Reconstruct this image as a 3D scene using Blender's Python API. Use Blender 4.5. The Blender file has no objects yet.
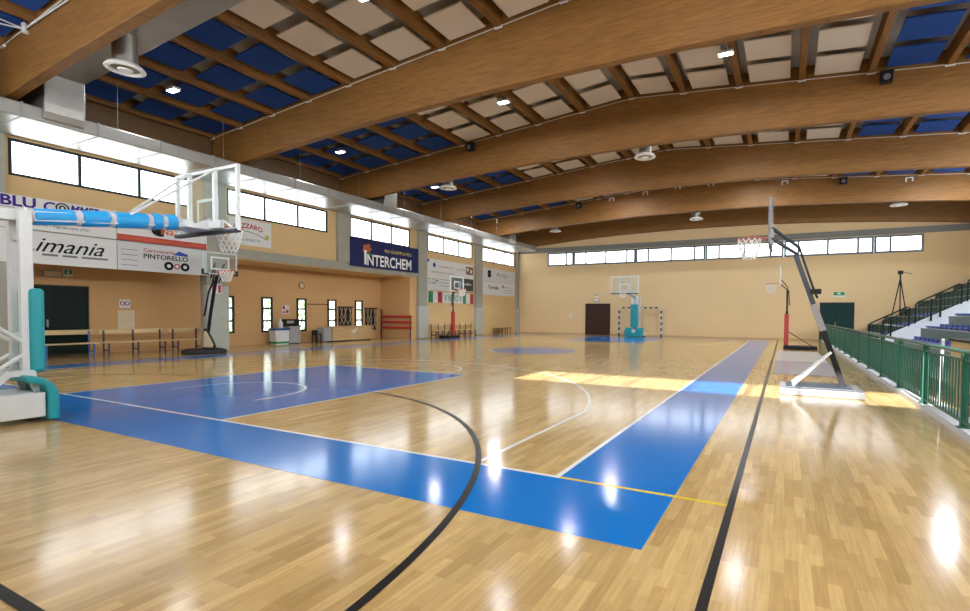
import bpy, math, random
from mathutils import Vector, Matrix
random.seed(7)
C = bpy.context.scene.collection
PI = math.pi

# ------------------------------------------------------------------ materials
def _nt(name):
    m = bpy.data.materials.new(name); m.use_nodes = True
    n = m.node_tree.nodes; l = m.node_tree.links
    return m, n, l, n['Principled BSDF']

def pm(name, rgb, rough=.55, metal=0., var=.10, scale=6., coat=0., bump=0., coords='Object', stretch=(1, 1, 1)):
    """plain procedural surface: one colour with soft mottling"""
    m, n, l, b = _nt(name)
    tc = n.new('ShaderNodeTexCoord'); mp = n.new('ShaderNodeMapping'); mp.inputs['Scale'].default_value = stretch
    nz = n.new('ShaderNodeTexNoise'); nz.inputs['Scale'].default_value = scale; nz.inputs['Detail'].default_value = 4
    mx = n.new('ShaderNodeMix'); mx.data_type = 'RGBA'
    mx.inputs['A'].default_value = (*[c * (1 - var) for c in rgb], 1)
    mx.inputs['B'].default_value = (*[min(1, c * (1 + var)) for c in rgb], 1)
    l.new(tc.outputs[coords], mp.inputs[0]); l.new(mp.outputs[0], nz.inputs['Vector'])
    l.new(nz.outputs['Fac'], mx.inputs['Factor']); l.new(mx.outputs['Result'], b.inputs['Base Color'])
    b.inputs['Roughness'].default_value = rough; b.inputs['Metallic'].default_value = metal
    if coat: b.inputs['Coat Weight'].default_value = coat; b.inputs['Coat Roughness'].default_value = .12
    if bump:
        bp = n.new('ShaderNodeBump'); bp.inputs['Strength'].default_value = bump; bp.inputs['Distance'].default_value = .01
        l.new(nz.outputs['Fac'], bp.inputs['Height']); l.new(bp.outputs[0], b.inputs['Normal'])
    return m

def wood(name, c1, c2, rough=.5, grain=(1, 14, 14), scale=2.2, lam=0.):
    """long-grained timber; lam = height of glued laminations"""
    m, n, l, b = _nt(name)
    tc = n.new('ShaderNodeTexCoord'); mp = n.new('ShaderNodeMapping'); mp.inputs['Scale'].default_value = grain
    nz = n.new('ShaderNodeTexNoise'); nz.inputs['Scale'].default_value = scale; nz.inputs['Detail'].default_value = 6
    nz.inputs['Roughness'].default_value = .6
    rp = n.new('ShaderNodeValToRGB')
    rp.color_ramp.elements[0].position = .3; rp.color_ramp.elements[1].position = .72
    rp.color_ramp.elements[0].color = (*c1, 1); rp.color_ramp.elements[1].color = (*c2, 1)
    l.new(tc.outputs['Object'], mp.inputs[0]); l.new(mp.outputs[0], nz.inputs['Vector']); l.new(nz.outputs['Fac'], rp.inputs[0])
    out = rp.outputs[0]
    if lam:
        mp2 = n.new('ShaderNodeMapping'); mp2.inputs['Rotation'].default_value = (PI / 2, 0, 0)
        br = n.new('ShaderNodeTexBrick'); br.inputs['Scale'].default_value = 1
        br.inputs['Brick Width'].default_value = 3.1; br.inputs['Row Height'].default_value = lam
        br.inputs['Mortar Size'].default_value = .0015; br.offset = .37
        br.inputs['Color1'].default_value = (.94, .94, .94, 1); br.inputs['Color2'].default_value = (1.06, 1.05, 1.03, 1)
        br.inputs['Mortar'].default_value = (.8, .78, .75, 1)
        l.new(tc.outputs['Object'], mp2.inputs[0]); l.new(mp2.outputs[0], br.inputs['Vector'])
        mu = n.new('ShaderNodeMix'); mu.data_type = 'RGBA'; mu.blend_type = 'MULTIPLY'; mu.inputs['Factor'].default_value = 1
        l.new(out, mu.inputs['A']); l.new(br.outputs['Color'], mu.inputs['B']); out = mu.outputs['Result']
        kn = n.new('ShaderNodeTexNoise'); kn.inputs['Scale'].default_value = 9; kn.inputs['Detail'].default_value = 1
        mp3 = n.new('ShaderNodeMapping'); mp3.inputs['Scale'].default_value = (.35, 1, 1.6)
        l.new(tc.outputs['Object'], mp3.inputs[0]); l.new(mp3.outputs[0], kn.inputs['Vector'])
        kr = n.new('ShaderNodeValToRGB'); kr.color_ramp.elements[0].position = .74; kr.color_ramp.elements[1].position = .80
        kr.color_ramp.elements[0].color = (1, 1, 1, 1); kr.color_ramp.elements[1].color = (.55, .5, .45, 1)
        l.new(kn.outputs['Fac'], kr.inputs[0])
        m2 = n.new('ShaderNodeMix'); m2.data_type = 'RGBA'; m2.blend_type = 'MULTIPLY'; m2.inputs['Factor'].default_value = 1
        l.new(out, m2.inputs['A']); l.new(kr.outputs[0], m2.inputs['B']); out = m2.outputs['Result']
    l.new(out, b.inputs['Base Color']); b.inputs['Roughness'].default_value = rough
    return m

def emit(name, rgb, strength, var=.05, scale=1.5, rgb2=None, detail=3):
    m, n, l, b = _nt(name)
    n.remove(b); e = n.new('ShaderNodeEmission'); e.inputs['Strength'].default_value = strength
    tc = n.new('ShaderNodeTexCoord'); nz = n.new('ShaderNodeTexNoise'); nz.inputs['Scale'].default_value = scale
    nz.inputs['Detail'].default_value = detail
    rp = n.new('ShaderNodeValToRGB'); rp.color_ramp.elements[0].position = .4; rp.color_ramp.elements[1].position = .6
    rp.color_ramp.elements[0].color = (*(rgb2 or [c * (1 - var) for c in rgb]), 1); rp.color_ramp.elements[1].color = (*rgb, 1)
    l.new(tc.outputs['Object'], nz.inputs['Vector']); l.new(nz.outputs['Fac'], rp.inputs[0]); l.new(rp.outputs[0], e.inputs['Color'])
    l.new(e.outputs[0], n['Material Output'].inputs[0])
    return m

def floor_mat():
    m, n, l, b = _nt('maple_parquet')
    tc = n.new('ShaderNodeTexCoord'); mp = n.new('ShaderNodeMapping'); mp.inputs['Rotation'].default_value = (0, 0, PI / 2)
    l.new(tc.outputs['Object'], mp.inputs[0])
    def brick(c1, c2, w, h, off, mort):
        br = n.new('ShaderNodeTexBrick'); br.inputs['Scale'].default_value = 1
        br.inputs['Brick Width'].default_value = w; br.inputs['Row Height'].default_value = h
        br.inputs['Mortar Size'].default_value = mort; br.inputs['Mortar Smooth'].default_value = .3; br.offset = off; br.offset_frequency = 2
        br.inputs['Color1'].default_value = (*c1, 1); br.inputs['Color2'].default_value = (*c2, 1)
        br.inputs['Mortar'].default_value = (.42, .27, .12, 1)
        l.new(mp.outputs[0], br.inputs['Vector']); return br
    b1 = brick((.475, .315, .130), (.63, .445, .205), .47, .072, .41, .0008)
    b2 = brick((.90, .89, .86), (1.09, 1.08, 1.06), .94, .216, .37, 0)
    nz = n.new('ShaderNodeTexNoise'); mp2 = n.new('ShaderNodeMapping'); mp2.inputs['Scale'].default_value = (40, 2.5, 1)
    l.new(tc.outputs['Object'], mp2.inputs[0]); l.new(mp2.outputs[0], nz.inputs['Vector'])
    nz.inputs['Scale'].default_value = 1.3; nz.inputs['Detail'].default_value = 4
    rp = n.new('ShaderNodeValToRGB'); rp.color_ramp.elements[0].color = (.88, .87, .85, 1); rp.color_ramp.elements[1].color = (1.08, 1.08, 1.07, 1)
    rp.color_ramp.elements[0].position = .3; rp.color_ramp.elements[1].position = .7
    l.new(nz.outputs['Fac'], rp.inputs[0])
    def mul(a, c):
        x = n.new('ShaderNodeMix'); x.data_type = 'RGBA'; x.blend_type = 'MULTIPLY'; x.inputs['Factor'].default_value = 1
        l.new(a, x.inputs['A']); l.new(c, x.inputs['B']); return x.outputs['Result']
    l.new(mul(mul(b1.outputs['Color'], b2.outputs['Color']), rp.outputs[0]), b.inputs['Base Color'])
    b.inputs['Roughness'].default_value = .15; b.inputs['Specular IOR Level'].default_value = .5
    return m

M = {}
def mats():
    M['floor'] = floor_mat()
    M['blue_paint'] = pm('blue_court_paint', (.001, .175, .58), .13, var=.05, scale=1.2)
    M['blue_paint'].node_tree.nodes['Principled BSDF'].inputs['Specular IOR Level'].default_value = .4
    M['white_line'] = pm('white_line_paint', (.80, .80, .78), .2)
    M['black_line'] = pm('black_line_paint', (.008, .007, .006), .32)
    M['black_line'].node_tree.nodes['Principled BSDF'].inputs['Specular IOR Level'].default_value = .2
    M['yellow_line'] = pm('yellow_line_paint', (.75, .55, .03), .2)
    M['lilac_mat'] = pm('lilac_mat', (.30, .29, .37), .25)
    M['grey_mat'] = pm('grey_mat', (.50, .50, .50), .25)
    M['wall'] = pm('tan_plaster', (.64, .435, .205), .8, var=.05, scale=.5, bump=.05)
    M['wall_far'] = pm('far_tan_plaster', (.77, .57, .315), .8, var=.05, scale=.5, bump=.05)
    M['wall_recess'] = pm('orange_plaster', (.64, .39, .17), .8, var=.05, scale=.6)
    M['concrete'] = pm('concrete', (.33, .32, .26), .8, var=.12, scale=3, bump=.1)
    M['pad_grey'] = pm('grey_pillar_pad', (.42, .43, .37), .6, var=.1, scale=4, bump=.3)
    M['glulam'] = wood('glulam_timber', (.165, .068, .0105), (.275, .125, .024), .6, (1.2, 12, 14), 1.6, lam=.042)
    M['purlin'] = wood('purlin_timber', (.165, .066, .011), (.265, .118, .023), .6, (12, 1.2, 12), 1.6)
    M['brown_fascia'] = wood('brown_fascia', (.13, .065, .022), (.19, .10, .04), .6, (12, 1.2, 12), 1.6)
    M['deck'] = pm('grey_roof_deck', (.52, .50, .45), .8, var=.08, scale=2)
    M['panel_cream'] = pm('cream_felt', (.66, .57, .45), .95, var=.03, scale=20)
    M['panel_blue'] = pm('blue_felt', (.001, .042, .215), .95, var=.05, scale=20)
    M['duct'] = pm('galvanised_duct', (.38, .37, .34), .38, .8, var=.12, scale=2.5)
    M['duct_seam'] = pm('duct_seam', (.33, .34, .34), .4, .8)
    M['white_paint'] = pm('white_gloss', (.62, .64, .64), .3)
    M['white_plain'] = pm('white_matt', (.80, .79, .75), .6)
    M['vent_in'] = pm('vent_inner', (.35, .30, .24), .6)
    M['frame_dark'] = pm('dark_window_frame', (.025, .035, .04), .5)
    M['frame_grey'] = pm('grey_window_frame', (.13, .16, .19), .5)
    M['band_grey'] = pm('grey_concrete_band', (.20, .20, .19), .7)
    M['teal'] = pm('teal_vinyl', (.008, .30, .34), .42, var=.06, scale=3)
    M['sky_pad'] = pm('sky_blue_vinyl', (.015, .33, .72), .4, var=.06, scale=5)
    M['strap'] = pm('grey_strap', (.50, .50, .55), .5)
    M['black'] = pm('black_steel', (.015, .015, .017), .4)
    M['rubber'] = pm('black_rubber', (.02, .02, .02), .7)
    M['steel'] = pm('brushed_steel', (.26, .26, .27), .4, .5)
    M['steel_dark'] = pm('dark_blue_steel', (.018, .028, .04), .45, .0)
    M['red_pad'] = pm('red_vinyl', (.50, .035, .03), .5)
    M['orange'] = pm('orange_rim', (.62, .13, .06), .45)
    M['net'] = pm('white_cord', (.82, .82, .80), .8)
    M['cream_pad'] = pm('cream_pad', (.72, .60, .40), .6)
    M['green_rail'] = pm('green_enamel', (.003, .095, .060), .4)
    M['green_dark'] = pm('dark_green_enamel', (.006, .020, .017), .45)
    M['door_green'] = pm('green_door', (.008, .040, .036), .45)
    M['door_black'] = pm('black_green_door', (.006, .016, .012), .45)
    M['door_brown'] = pm('brown_door', (.060, .027, .020), .5)
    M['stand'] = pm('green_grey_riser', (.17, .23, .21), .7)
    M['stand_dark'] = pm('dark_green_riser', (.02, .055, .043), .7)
    M['stand_white'] = pm('white_concrete', (.66, .69, .76), .7, var=.05, scale=2)
    M['tread'] = pm('grey_tread', (.42, .42, .42), .7)
    M['seat_blue'] = pm('blue_seat_plastic', (.012, .055, .33), .4)
    M['bench'] = wood('bench_wood', (.60, .42, .19), (.74, .56, .29), .45, (12, 1.2, 12), 1.6)
    M['bench_dark'] = wood('dark_bench_wood', (.12, .055, .02), (.19, .09, .035), .5, (12, 1.2, 12), 1.6)
    M['leg_blue'] = pm('blue_leg', (.03, .11, .40), .4)
    M['leg_dark'] = pm('dark_leg', (.03, .03, .06), .4)
    M['counter'] = wood('counter_wood', (.50, .33, .15), (.63, .44, .22), .5, (12, 1.2, 12), 1.6)
    M['board_white'] = pm('white_banner', (.66, .65, .62), .55, var=.03, scale=3)
    M['board_grey'] = pm('grey_banner', (.57, .57, .56), .55, var=.03, scale=3)
    M['navy'] = pm('navy_banner', (.016, .018, .085), .5)
    M['dark_banner'] = pm('charcoal_banner', (.05, .05, .05), .5, var=.5, scale=2.5)
    M['purple'] = pm('purple_ink', (.05, .02, .22), .6)
    M['ink'] = pm('black_ink', (.01, .01, .012), .6)
    M['grey_ink'] = pm('grey_ink', (.16, .16, .17), .6)
    M['red_ink'] = pm('red_ink', (.42, .02, .025), .6)
    M['orange_ink'] = pm('orange_ink', (.60, .13, .02), .6)
    M['blue_ink'] = pm('blue_ink', (.02, .05, .35), .6)
    M['green_ink'] = pm('green_ink', (.02, .20, .07), .6)
    M['yellow_ink'] = pm('yellow_ink', (.50, .42, .08), .6)
    M['white_ink'] = pm('white_ink', (.8, .8, .78), .6)
    M['red_stripe'] = pm('red_stripe', (.48, .05, .03), .5)
    M['exit_green'] = pm('exit_green', (.01, .25, .09), .5)
    M['plastic_white'] = pm('white_plastic', (.75, .76, .75), .4)
    M['plastic_blue'] = pm('blue_plastic', (.01, .07, .30), .4)
    M['cabinet_grey'] = pm('grey_cabinet', (.36, .37, .38), .5)
    M['base_grey'] = pm('mid_grey_base', (.17, .17, .175), .5)
    M['rope'] = pm('tan_strap', (.50, .40, .27), .7)
    M['dark_cloth'] = pm('dark_rack_cloth', (.035, .03, .028), .8)
    M['sky_pane'] = emit('sky_pane', (.97, .99, 1.0), 4.2, var=.02)
    M['sky_pane_bright'] = emit('bright_sky_pane', (.88, .95, 1.0), 32.0, var=.02)
    M['fill_pane'] = emit('fill_glow_pane', (.88, .95, 1.0), 16.0, var=.02)  # fill glow for the added windows behind the camera
    M['sky_pane_frosted'] = emit('frosted_sky_pane', (.90, .96, 1.0), 5.0, var=.07, scale=2.5)
    M['garden_pane'] = emit('garden_pane', (1.0, 1.0, .97), 3.0, rgb2=(.24, .36, .17), scale=5.5)
    M['lamp'] = emit('lamp_glow', (.94, .98, 1.0), 12, var=.01)
    M['conduit'] = pm('white_conduit', (.60, .55, .50), .5)
    # clear board glass and clear pane with an added glow that lights the hall
    for nm, tint, op in (('glass', (.92, .96, .95), .07), ('clear_glow_pane', (1, 1, 1), .05)):
        m, n, l, b = _nt(nm)
        b.inputs['Base Color'].default_value = (.8, .86, .86, 1); b.inputs['Roughness'].default_value = .25; b.inputs['Specular IOR Level'].default_value = .3
        t = n.new('ShaderNodeBsdfTransparent'); t.inputs[0].default_value = (*tint, 1)
        ms = n.new('ShaderNodeMixShader'); ms.inputs[0].default_value = op
        nz = n.new('ShaderNodeTexNoise'); nz.inputs['Scale'].default_value = 4
        mr = n.new('ShaderNodeMapRange'); mr.inputs['To Min'].default_value = op * .8; mr.inputs['To Max'].default_value = op * 1.2
        l.new(nz.outputs['Fac'], mr.inputs['Value']); l.new(mr.outputs[0], ms.inputs[0])
        l.new(t.outputs[0], ms.inputs[1]); l.new(b.outputs[0], ms.inputs[2]); l.new(ms.outputs[0], n['Material Output'].inputs[0])
        if nm == 'clear_glow_pane':
            em = n.new('ShaderNodeEmission'); em.inputs[0].default_value = (.88, .95, 1, 1); em.inputs[1].default_value = 11  # added fill glow, the sun still passes through
            ad = n.new('ShaderNodeAddShader'); l.new(ms.outputs[0], ad.inputs[0]); l.new(em.outputs[0], ad.inputs[1]); l.new(ad.outputs[0], n['Material Output'].inputs[0])
        M[nm] = m
    for k in ('navy', 'door_black', 'door_green', 'door_brown', 'black', 'frame_dark', 'dark_banner', 'dark_cloth', 'purple', 'ink', 'green_dark', 'black_line'):
        M[k].node_tree.nodes['Principled BSDF'].inputs['Specular IOR Level'].default_value = .15
mats()

# ------------------------------------------------------------------ mesh builder
class MB:
    def __init__(s): s.v = []; s.f = []; s.mi = []; s.k = 0
    def _add(s, vs, fs):
        o = len(s.v); s.v += [tuple(p) for p in vs]
        for f in fs: s.f.append([i + o for i in f]); s.mi.append(s.k)
        return s
    def mat(s, k): s.k = k; return s
    def box(s, x0, x1, y0, y1, z0, z1):
        return s._add([(x, y, z) for x in (x0, x1) for y in (y0, y1) for z in (z0, z1)],
                      [(0, 1, 3, 2), (4, 6, 7, 5), (0, 4, 5, 1), (2, 3, 7, 6), (0, 2, 6, 4), (1, 5, 7, 3)])
    def quad(s, a, b, c, d): return s._add([a, b, c, d], [(0, 1, 2, 3)])
    def prism(s, poly, axis, a, b):
        """polygon in the plane normal to axis, extruded from a to b along it"""
        n = len(poly)
        def p(q, t):
            if axis == 0: return (t, q[0], q[1])
            if axis == 1: return (q[0], t, q[1])
            return (q[0], q[1], t)
        vs = [p(q, a) for q in poly] + [p(q, b) for q in poly]
        fs = [tuple(range(n))[::-1], tuple(range(n, 2 * n))] + [(i, (i + 1) % n, n + (i + 1) % n, n + i) for i in range(n)]
        return s._add(vs, fs)
    def tube(s, pts, r, n=10, closed=False, square=False, caps=True):
        pts = [Vector(p) for p in pts]; N = len(pts); rings = []
        up = None
        for i, p in enumerate(pts):
            if closed: d = (pts[(i + 1) % N] - pts[i - 1]).normalized()
            else: d = ((pts[min(i + 1, N - 1)] - pts[max(i - 1, 0)])).normalized()
            if up is None:
                up = Vector((0, 0, 1)) if abs(d.z) < .9 else Vector((0, 1, 0))
            u = (up - d * up.dot(d)).normalized(); w = d.cross(u); up = u
            rr = r[i] if isinstance(r, (list, tuple)) else r
            m = 4 if square else n; off = PI / 4 if square else 0
            k = rr * (math.sqrt(2) if square else 1)
            rings.append([p + (u * math.cos(off + 2 * PI * j / m) + w * math.sin(off + 2 * PI * j / m)) * k for j in range(m)])
        m = len(rings[0]); vs = [q for rg in rings for q in rg]; fs = []
        for i in range(N if closed else N - 1):
            a = i * m; b = ((i + 1) % N) * m
            fs += [(a + j, a + (j + 1) % m, b + (j + 1) % m, b + j) for j in range(m)]
        if not closed and caps: fs += [tuple(range(m))[::-1], tuple(range((N - 1) * m, N * m))]
        return s._add(vs, fs)
    def lathe(s, c, prof, n=32, caps=True):
        cx, cy, cz = c; vs = []; fs = []
        for r, z in prof:
            vs += [(cx + r * math.cos(2 * PI * j / n), cy + r * math.sin(2 * PI * j / n), cz + z) for j in range(n)]
        for i in range(len(prof) - 1):
            fs += [(i * n + j, i * n + (j + 1) % n, (i + 1) * n + (j + 1) % n, (i + 1) * n + j) for j in range(n)]
        if caps and prof[0][0] > 1e-6: fs.append(tuple(range(n))[::-1])
        if caps and prof[-1][0] > 1e-6: fs.append(tuple(range((len(prof) - 1) * n, len(prof) * n)))
        return s._add(vs, fs)
    def disc(s, c, r, axis=0, n=24, h=.004):
        poly = [(r * math.cos(2 * PI * j / n), r * math.sin(2 * PI * j / n)) for j in range(n)]
        k = {0: (1, 2), 1: (0, 2), 2: (0, 1)}[axis]
        return s.prism([(c[k[0]] + p[0], c[k[1]] + p[1]) for p in poly], axis, c[axis], c[axis] + h)
    def arc(s, cx, cy, r, a0, a1, w, z, n=72):
        """flat painted arc of width w on the floor"""
        vs = []; fs = []
        for i in range(n + 1):
            a = a0 + (a1 - a0) * i / n
            for rr in (r - w / 2, r + w / 2): vs.append((cx + rr * math.cos(a), cy + rr * math.sin(a), z))
        for i in range(n): fs.append((2 * i, 2 * i + 1, 2 * i + 3, 2 * i + 2))
        return s._add(vs, fs)
    def build(s, name, m, parent=None, loc=(0, 0, 0), bevel=0., smooth=False, seg=2):
        me = bpy.data.meshes.new(name); me.from_pydata(s.v, [], s.f)
        ms = m if isinstance(m, (list, tuple)) else [m]
        for x in ms: me.materials.append(M[x])
        if len(ms) > 1: me.polygons.foreach_set('material_index', s.mi)
        import bmesh
        bm = bmesh.new(); bm.from_mesh(me); bmesh.ops.recalc_face_normals(bm, faces=bm.faces); bm.to_mesh(me); bm.free()
        if smooth: me.polygons.foreach_set('use_smooth', [True] * len(me.polygons))
        o = bpy.data.objects.new(name, me); C.objects.link(o); o.location = loc
        if parent: o.parent = parent
        if smooth:
            e = o.modifiers.new('split', 'EDGE_SPLIT'); e.split_angle = math.radians(40)
        if bevel:
            bv = o.modifiers.new('bevel', 'BEVEL'); bv.width = bevel; bv.segments = seg; bv.limit_method = 'ANGLE'
        return o

def tag(o, label, cat, group=None):
    o['label'] = label; o['category'] = cat
    if group: o['group'] = group
    return o
def thing(name, label, cat, loc=(0, 0, 0), rz=0, group=None):
    o = bpy.data.objects.new(name, None); C.objects.link(o); o.empty_display_size = .2
    o.location = loc; o.rotation_euler = (0, 0, rz)
    return tag(o, label, cat, group)
def struct(o): o['kind'] = 'structure'; return o
def box(*a): return MB().box(*a)
def copy_tree(o, parent=None):
    c = o.copy(); C.objects.link(c)
    if parent: c.parent = parent
    for ch in list(o.children): copy_tree(ch, c)
    return c

def text_mesh(s, w, h, bold=0., shear=0., arc=0.):
    """letters in a w x h box with its lower left corner at the origin -> verts, faces"""
    cu = bpy.data.curves.new('t', 'FONT'); cu.body = s; cu.size = 1; cu.offset = bold; cu.shear = shear; cu.resolution_u = 3
    ob = bpy.data.objects.new('t', cu); C.objects.link(ob)
    dg = bpy.context.evaluated_depsgraph_get(); me = bpy.data.meshes.new_from_object(ob.evaluated_get(dg))
    vs = [v.co.copy() for v in me.vertices]; fs = [tuple(p.vertices) for p in me.polygons]
    bpy.data.objects.remove(ob); bpy.data.curves.remove(cu); bpy.data.meshes.remove(me)
    x0 = min(v.x for v in vs); x1 = max(v.x for v in vs); y0 = min(v.y for v in vs); y1 = max(v.y for v in vs)
    out = []
    for v in vs:
        a = (v.x - x0) / (x1 - x0); b = (v.y - y0) / (y1 - y0)
        out.append((a * w, b * h + arc * (1 - (2 * a - 1) ** 2)))
    return out, fs
def wall_text(s, y, z, w, h, m, parent, x=.006, name='lettering', **k):
    """text on a board that faces +X; y, z local lower left corner"""
    vs, fs = text_mesh(s, w, h, **k); mb = MB(); mb._add([(x, y + a, z + b) for a, b in vs], fs)
    return mb.build(name, m, parent)
def yplane_text(s, x, y, z, w, h, m, parent, flip=1, name='lettering', **k):
    vs, fs = text_mesh(s, w, h, **k); mb = MB(); mb._add([(x + flip * a, y, z + b) for a, b in vs], fs)
    return mb.build(name, m, parent)

# ------------------------------------------------------------------ layout numbers (metres; court centred on x = 0, near baseline at y = 0)
WX, RX = -10.35, -12.6          # left upper wall face, recessed wall face
EX = 19.15                      # right wall
NY, FY = -4.6, 31.2             # near and far end walls
PY = [1.3, 7.3, 13.3, 19.3, 25.3]
ridge = 4.3
def zl(x): return 9.2 - .0822 * abs(x - ridge)     # line of the purlin undersides
def zb(x): return 7.5 - .75 * ((x - 4.4) / 14.7) ** 2   # arched underside of the beams

# ------------------------------------------------------------------ floor and markings
fl = struct(MB().box(RX - .3, EX + .3, NY - .3, FY + .3, -.2, 0).build('floor', 'floor'))
SX, L, B, KW, FT = 7.5, 28., 1.04, 2.35, 5.85
def rect(mb, x0, x1, y0, y1, z): return mb.quad((x0, y0, z), (x1, y0, z), (x1, y1, z), (x0, y1, z))
z1, z2, z3 = .0015, .003, .0045
m = MB()
rect(m, -SX - B, SX + B, -B, 0, z1); rect(m, -SX - B, SX + B, L, L + B, z1)
rect(m, SX, SX + B, 0, L, z1); rect(m, -SX - B, -SX, 0, L, z1)
m.build('court_border', 'blue_paint', fl)
rect(MB(), -KW, KW, 0, FT, z1).build('key_area', 'blue_paint', fl)
rect(MB(), -KW, KW, L - FT, L, z1).build('key_area', 'blue_paint', fl)
MB().arc(0, 14, .9, 0, 2 * PI, 1.8, z1).build('centre_circle', 'blue_paint', fl)
w = .05
for s in (-1, 1): rect(MB(), s * (SX - w / 2) - w / 2, s * (SX - w / 2) + w / 2, 0, L, z2).build('side_line', 'white_line', fl)
for y in (0, L): rect(MB(), -SX, SX, y - w / 2, y + w / 2, z2).build('base_line', 'white_line', fl)
rect(MB(), SX, 8.96, -.022, .022, z2).build('yellow_line', 'yellow_line', fl)
MB().arc(0, 14, 1.8, 0, 2 * PI, w, z2).build('centre_circle_line', 'white_line', fl)
for e in (0, 1):
    Y = lambda y: y if e == 0 else L - y
    sg = 1 if e == 0 else -1
    m = MB()
    for s in (-1, 1): rect(m, s * KW - w / 2, s * KW + w / 2, Y(0), Y(FT), z2)
    rect(m, -KW, KW, Y(FT) - w / 2, Y(FT) + w / 2, z2); m.build('key_line', 'white_line', fl)
    MB().arc(0, Y(FT), 1.78, 0, sg * PI, w, z2).build('free_throw_arc', 'white_line', fl)
    a = math.acos(6.6 / 6.75); m = MB().arc(0, Y(1.575), 6.725, sg * a, sg * (PI - a), w, z2)
    for s in (-1, 1): rect(m, s * 6.58 - w / 2, s * 6.58 + w / 2, Y(0), Y(1.575 + 6.75 * math.sin(a)), z2)
    m.build('three_point_line', 'white_line', fl)
    m = MB().arc(0, Y(1.575), 1.27, 0, sg * PI, w, z2)
    for s in (-1, 1): rect(m, s * 1.27 - w / 2, s * 1.27 + w / 2, Y(1.2), Y(1.575), z2)
    m.build('no_charge_arc', 'white_line', fl)
    # handball goal area, black
    hy = -3.06; m = MB()
    for s in (-1, 1):
        a1 = math.acos((KW + .04 - 1.5) / 5.95)
        pts = (0, a1) if s == 1 else (PI, PI - a1)
        m.arc(s * 1.5, Y(hy), 5.95, sg * pts[0], sg * pts[1], .062, z3)
    m.build('goal_area_arc', 'black_line', fl)
    rect(MB(), -9, 9, Y(hy) - .03, Y(hy) + .03, z3).build('goal_line', 'black_line', fl)
for s in (-1, 1): rect(MB(), s * 8.98 - .028, s * 8.98 + .028, -3.06, 31.06, z3).build('handball_side_line', 'black_line', fl)

# ------------------------------------------------------------------ walls
# left wall: upper wall with window openings, soffit over the recess, recessed wall
WZ0, WZ1 = 5.32, 6.36
def wall_holes(mb, axis, a, b, u0, u1, v0, v1, holes):
    """slab between a and b on axis, spanning u0..u1, v0..v1 minus holes (u0,u1,v0,v1), all holes sharing v range per band"""
    us = sorted({u0, u1, *[h[0] for h in holes], *[h[1] for h in holes]})
    vs = sorted({v0, v1, *[h[2] for h in holes], *[h[3] for h in holes]})
    for i in range(len(us) - 1):
        for j in range(len(vs) - 1):
            cu, cv = (us[i] + us[i + 1]) / 2, (vs[j] + vs[j + 1]) / 2
            if any(h[0] < cu < h[1] and h[2] < cv < h[3] for h in holes): continue
            if axis == 0: mb.box(a, b, us[i], us[i + 1], vs[j], vs[j + 1])
            else: mb.box(us[i], us[i + 1], a, b, vs[j], vs[j + 1])
    return mb
LW = [(-4.2, .75), (1.76, 6.46), (7.80, 12.50), (13.84, 18.25), (19.86, 24.62), (25.92, 30.62)]
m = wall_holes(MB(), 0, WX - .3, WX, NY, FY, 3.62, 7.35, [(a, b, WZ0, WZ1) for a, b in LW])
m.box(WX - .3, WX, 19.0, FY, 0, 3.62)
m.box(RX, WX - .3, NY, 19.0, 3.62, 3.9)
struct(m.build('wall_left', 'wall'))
REC = [(7.3, 7.85), (9.0, 9.45)] + [(10.66 + 1.86 * k, 11.21 + 1.86 * k) for k in range(4)]
REC = [(8.86, 9.40)] + [(10.68, 11.22), (12.53, 13.07), (14.38, 14.94), (16.24, 16.80)]
m = wall_holes(MB(), 0, RX - .25, RX, NY, 18.5, 0, 3.9, [(a, b, .56, 2.22) for a, b in REC] + [(2.35, 4.36, 0, 2.36)])
m.box(RX, WX, 18.25, 19.0, 0, 3.62)
struct(m.build('wall_recess', 'wall_recess'))
struct(MB().box(WX - .28, WX + .03, NY, FY, 7.35, 8.5).build('trim_1', 'brown_fascia'))
# concrete edge beam under the upper wall
struct(MB().box(WX - .3, WX + .10, NY, 19.0, 3.66, 4.03).build('edge_beam', 'concrete', bevel=.01))
# far wall
FW_T = [-7.65, -5.42, -.52, 4.36, 9.20, 14.05, 16.47]
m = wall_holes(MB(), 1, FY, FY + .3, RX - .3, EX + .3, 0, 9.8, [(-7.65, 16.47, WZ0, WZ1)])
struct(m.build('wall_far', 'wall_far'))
struct(MB().box(-10.3, EX, FY - .12, FY + .02, 6.40, 6.76).build('trim_2', 'band_grey'))
# near wall behind the camera: the low sun comes through its middle window; the outer two are added as fill light
NW = (3.6, 14.6)
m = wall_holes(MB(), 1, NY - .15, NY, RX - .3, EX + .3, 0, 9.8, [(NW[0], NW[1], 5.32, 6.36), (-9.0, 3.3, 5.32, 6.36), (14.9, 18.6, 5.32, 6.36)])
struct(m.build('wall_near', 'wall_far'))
# right wall
RWW = [(c + .5, c + 5.18) for c in [-4.7] + PY[:-1]]
m = wall_holes(MB(), 0, EX, EX + .3, NY, FY, 0, 9.8, [(a, b, 5.6, 6.6) for a, b in RWW])
struct(m.build('wall_right', 'wall_far'))
# pillars (grey concrete) with padded feet
for i, y in enumerate([1.3, 7.3, 13.42, 19.25, 25.33, 31.0]):
    lo = 4.03 if i in (2,) else 0
    hw = (.36, .36, .40, .40, .42, .16)[i]
    p = struct(MB().box(WX - .3, WX + .16, y - hw, y + hw, lo, 6.98).build('pillar', 'concrete', bevel=.012))
    if lo == 0 and i:
        h = 2.5 if i == 1 else 1.95
        MB().box(WX - .02, WX + .24, y - hw - .05, y + hw + .05, .02, h).build('pillar_pad', 'pad_grey', p, bevel=.04, seg=3)
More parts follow.
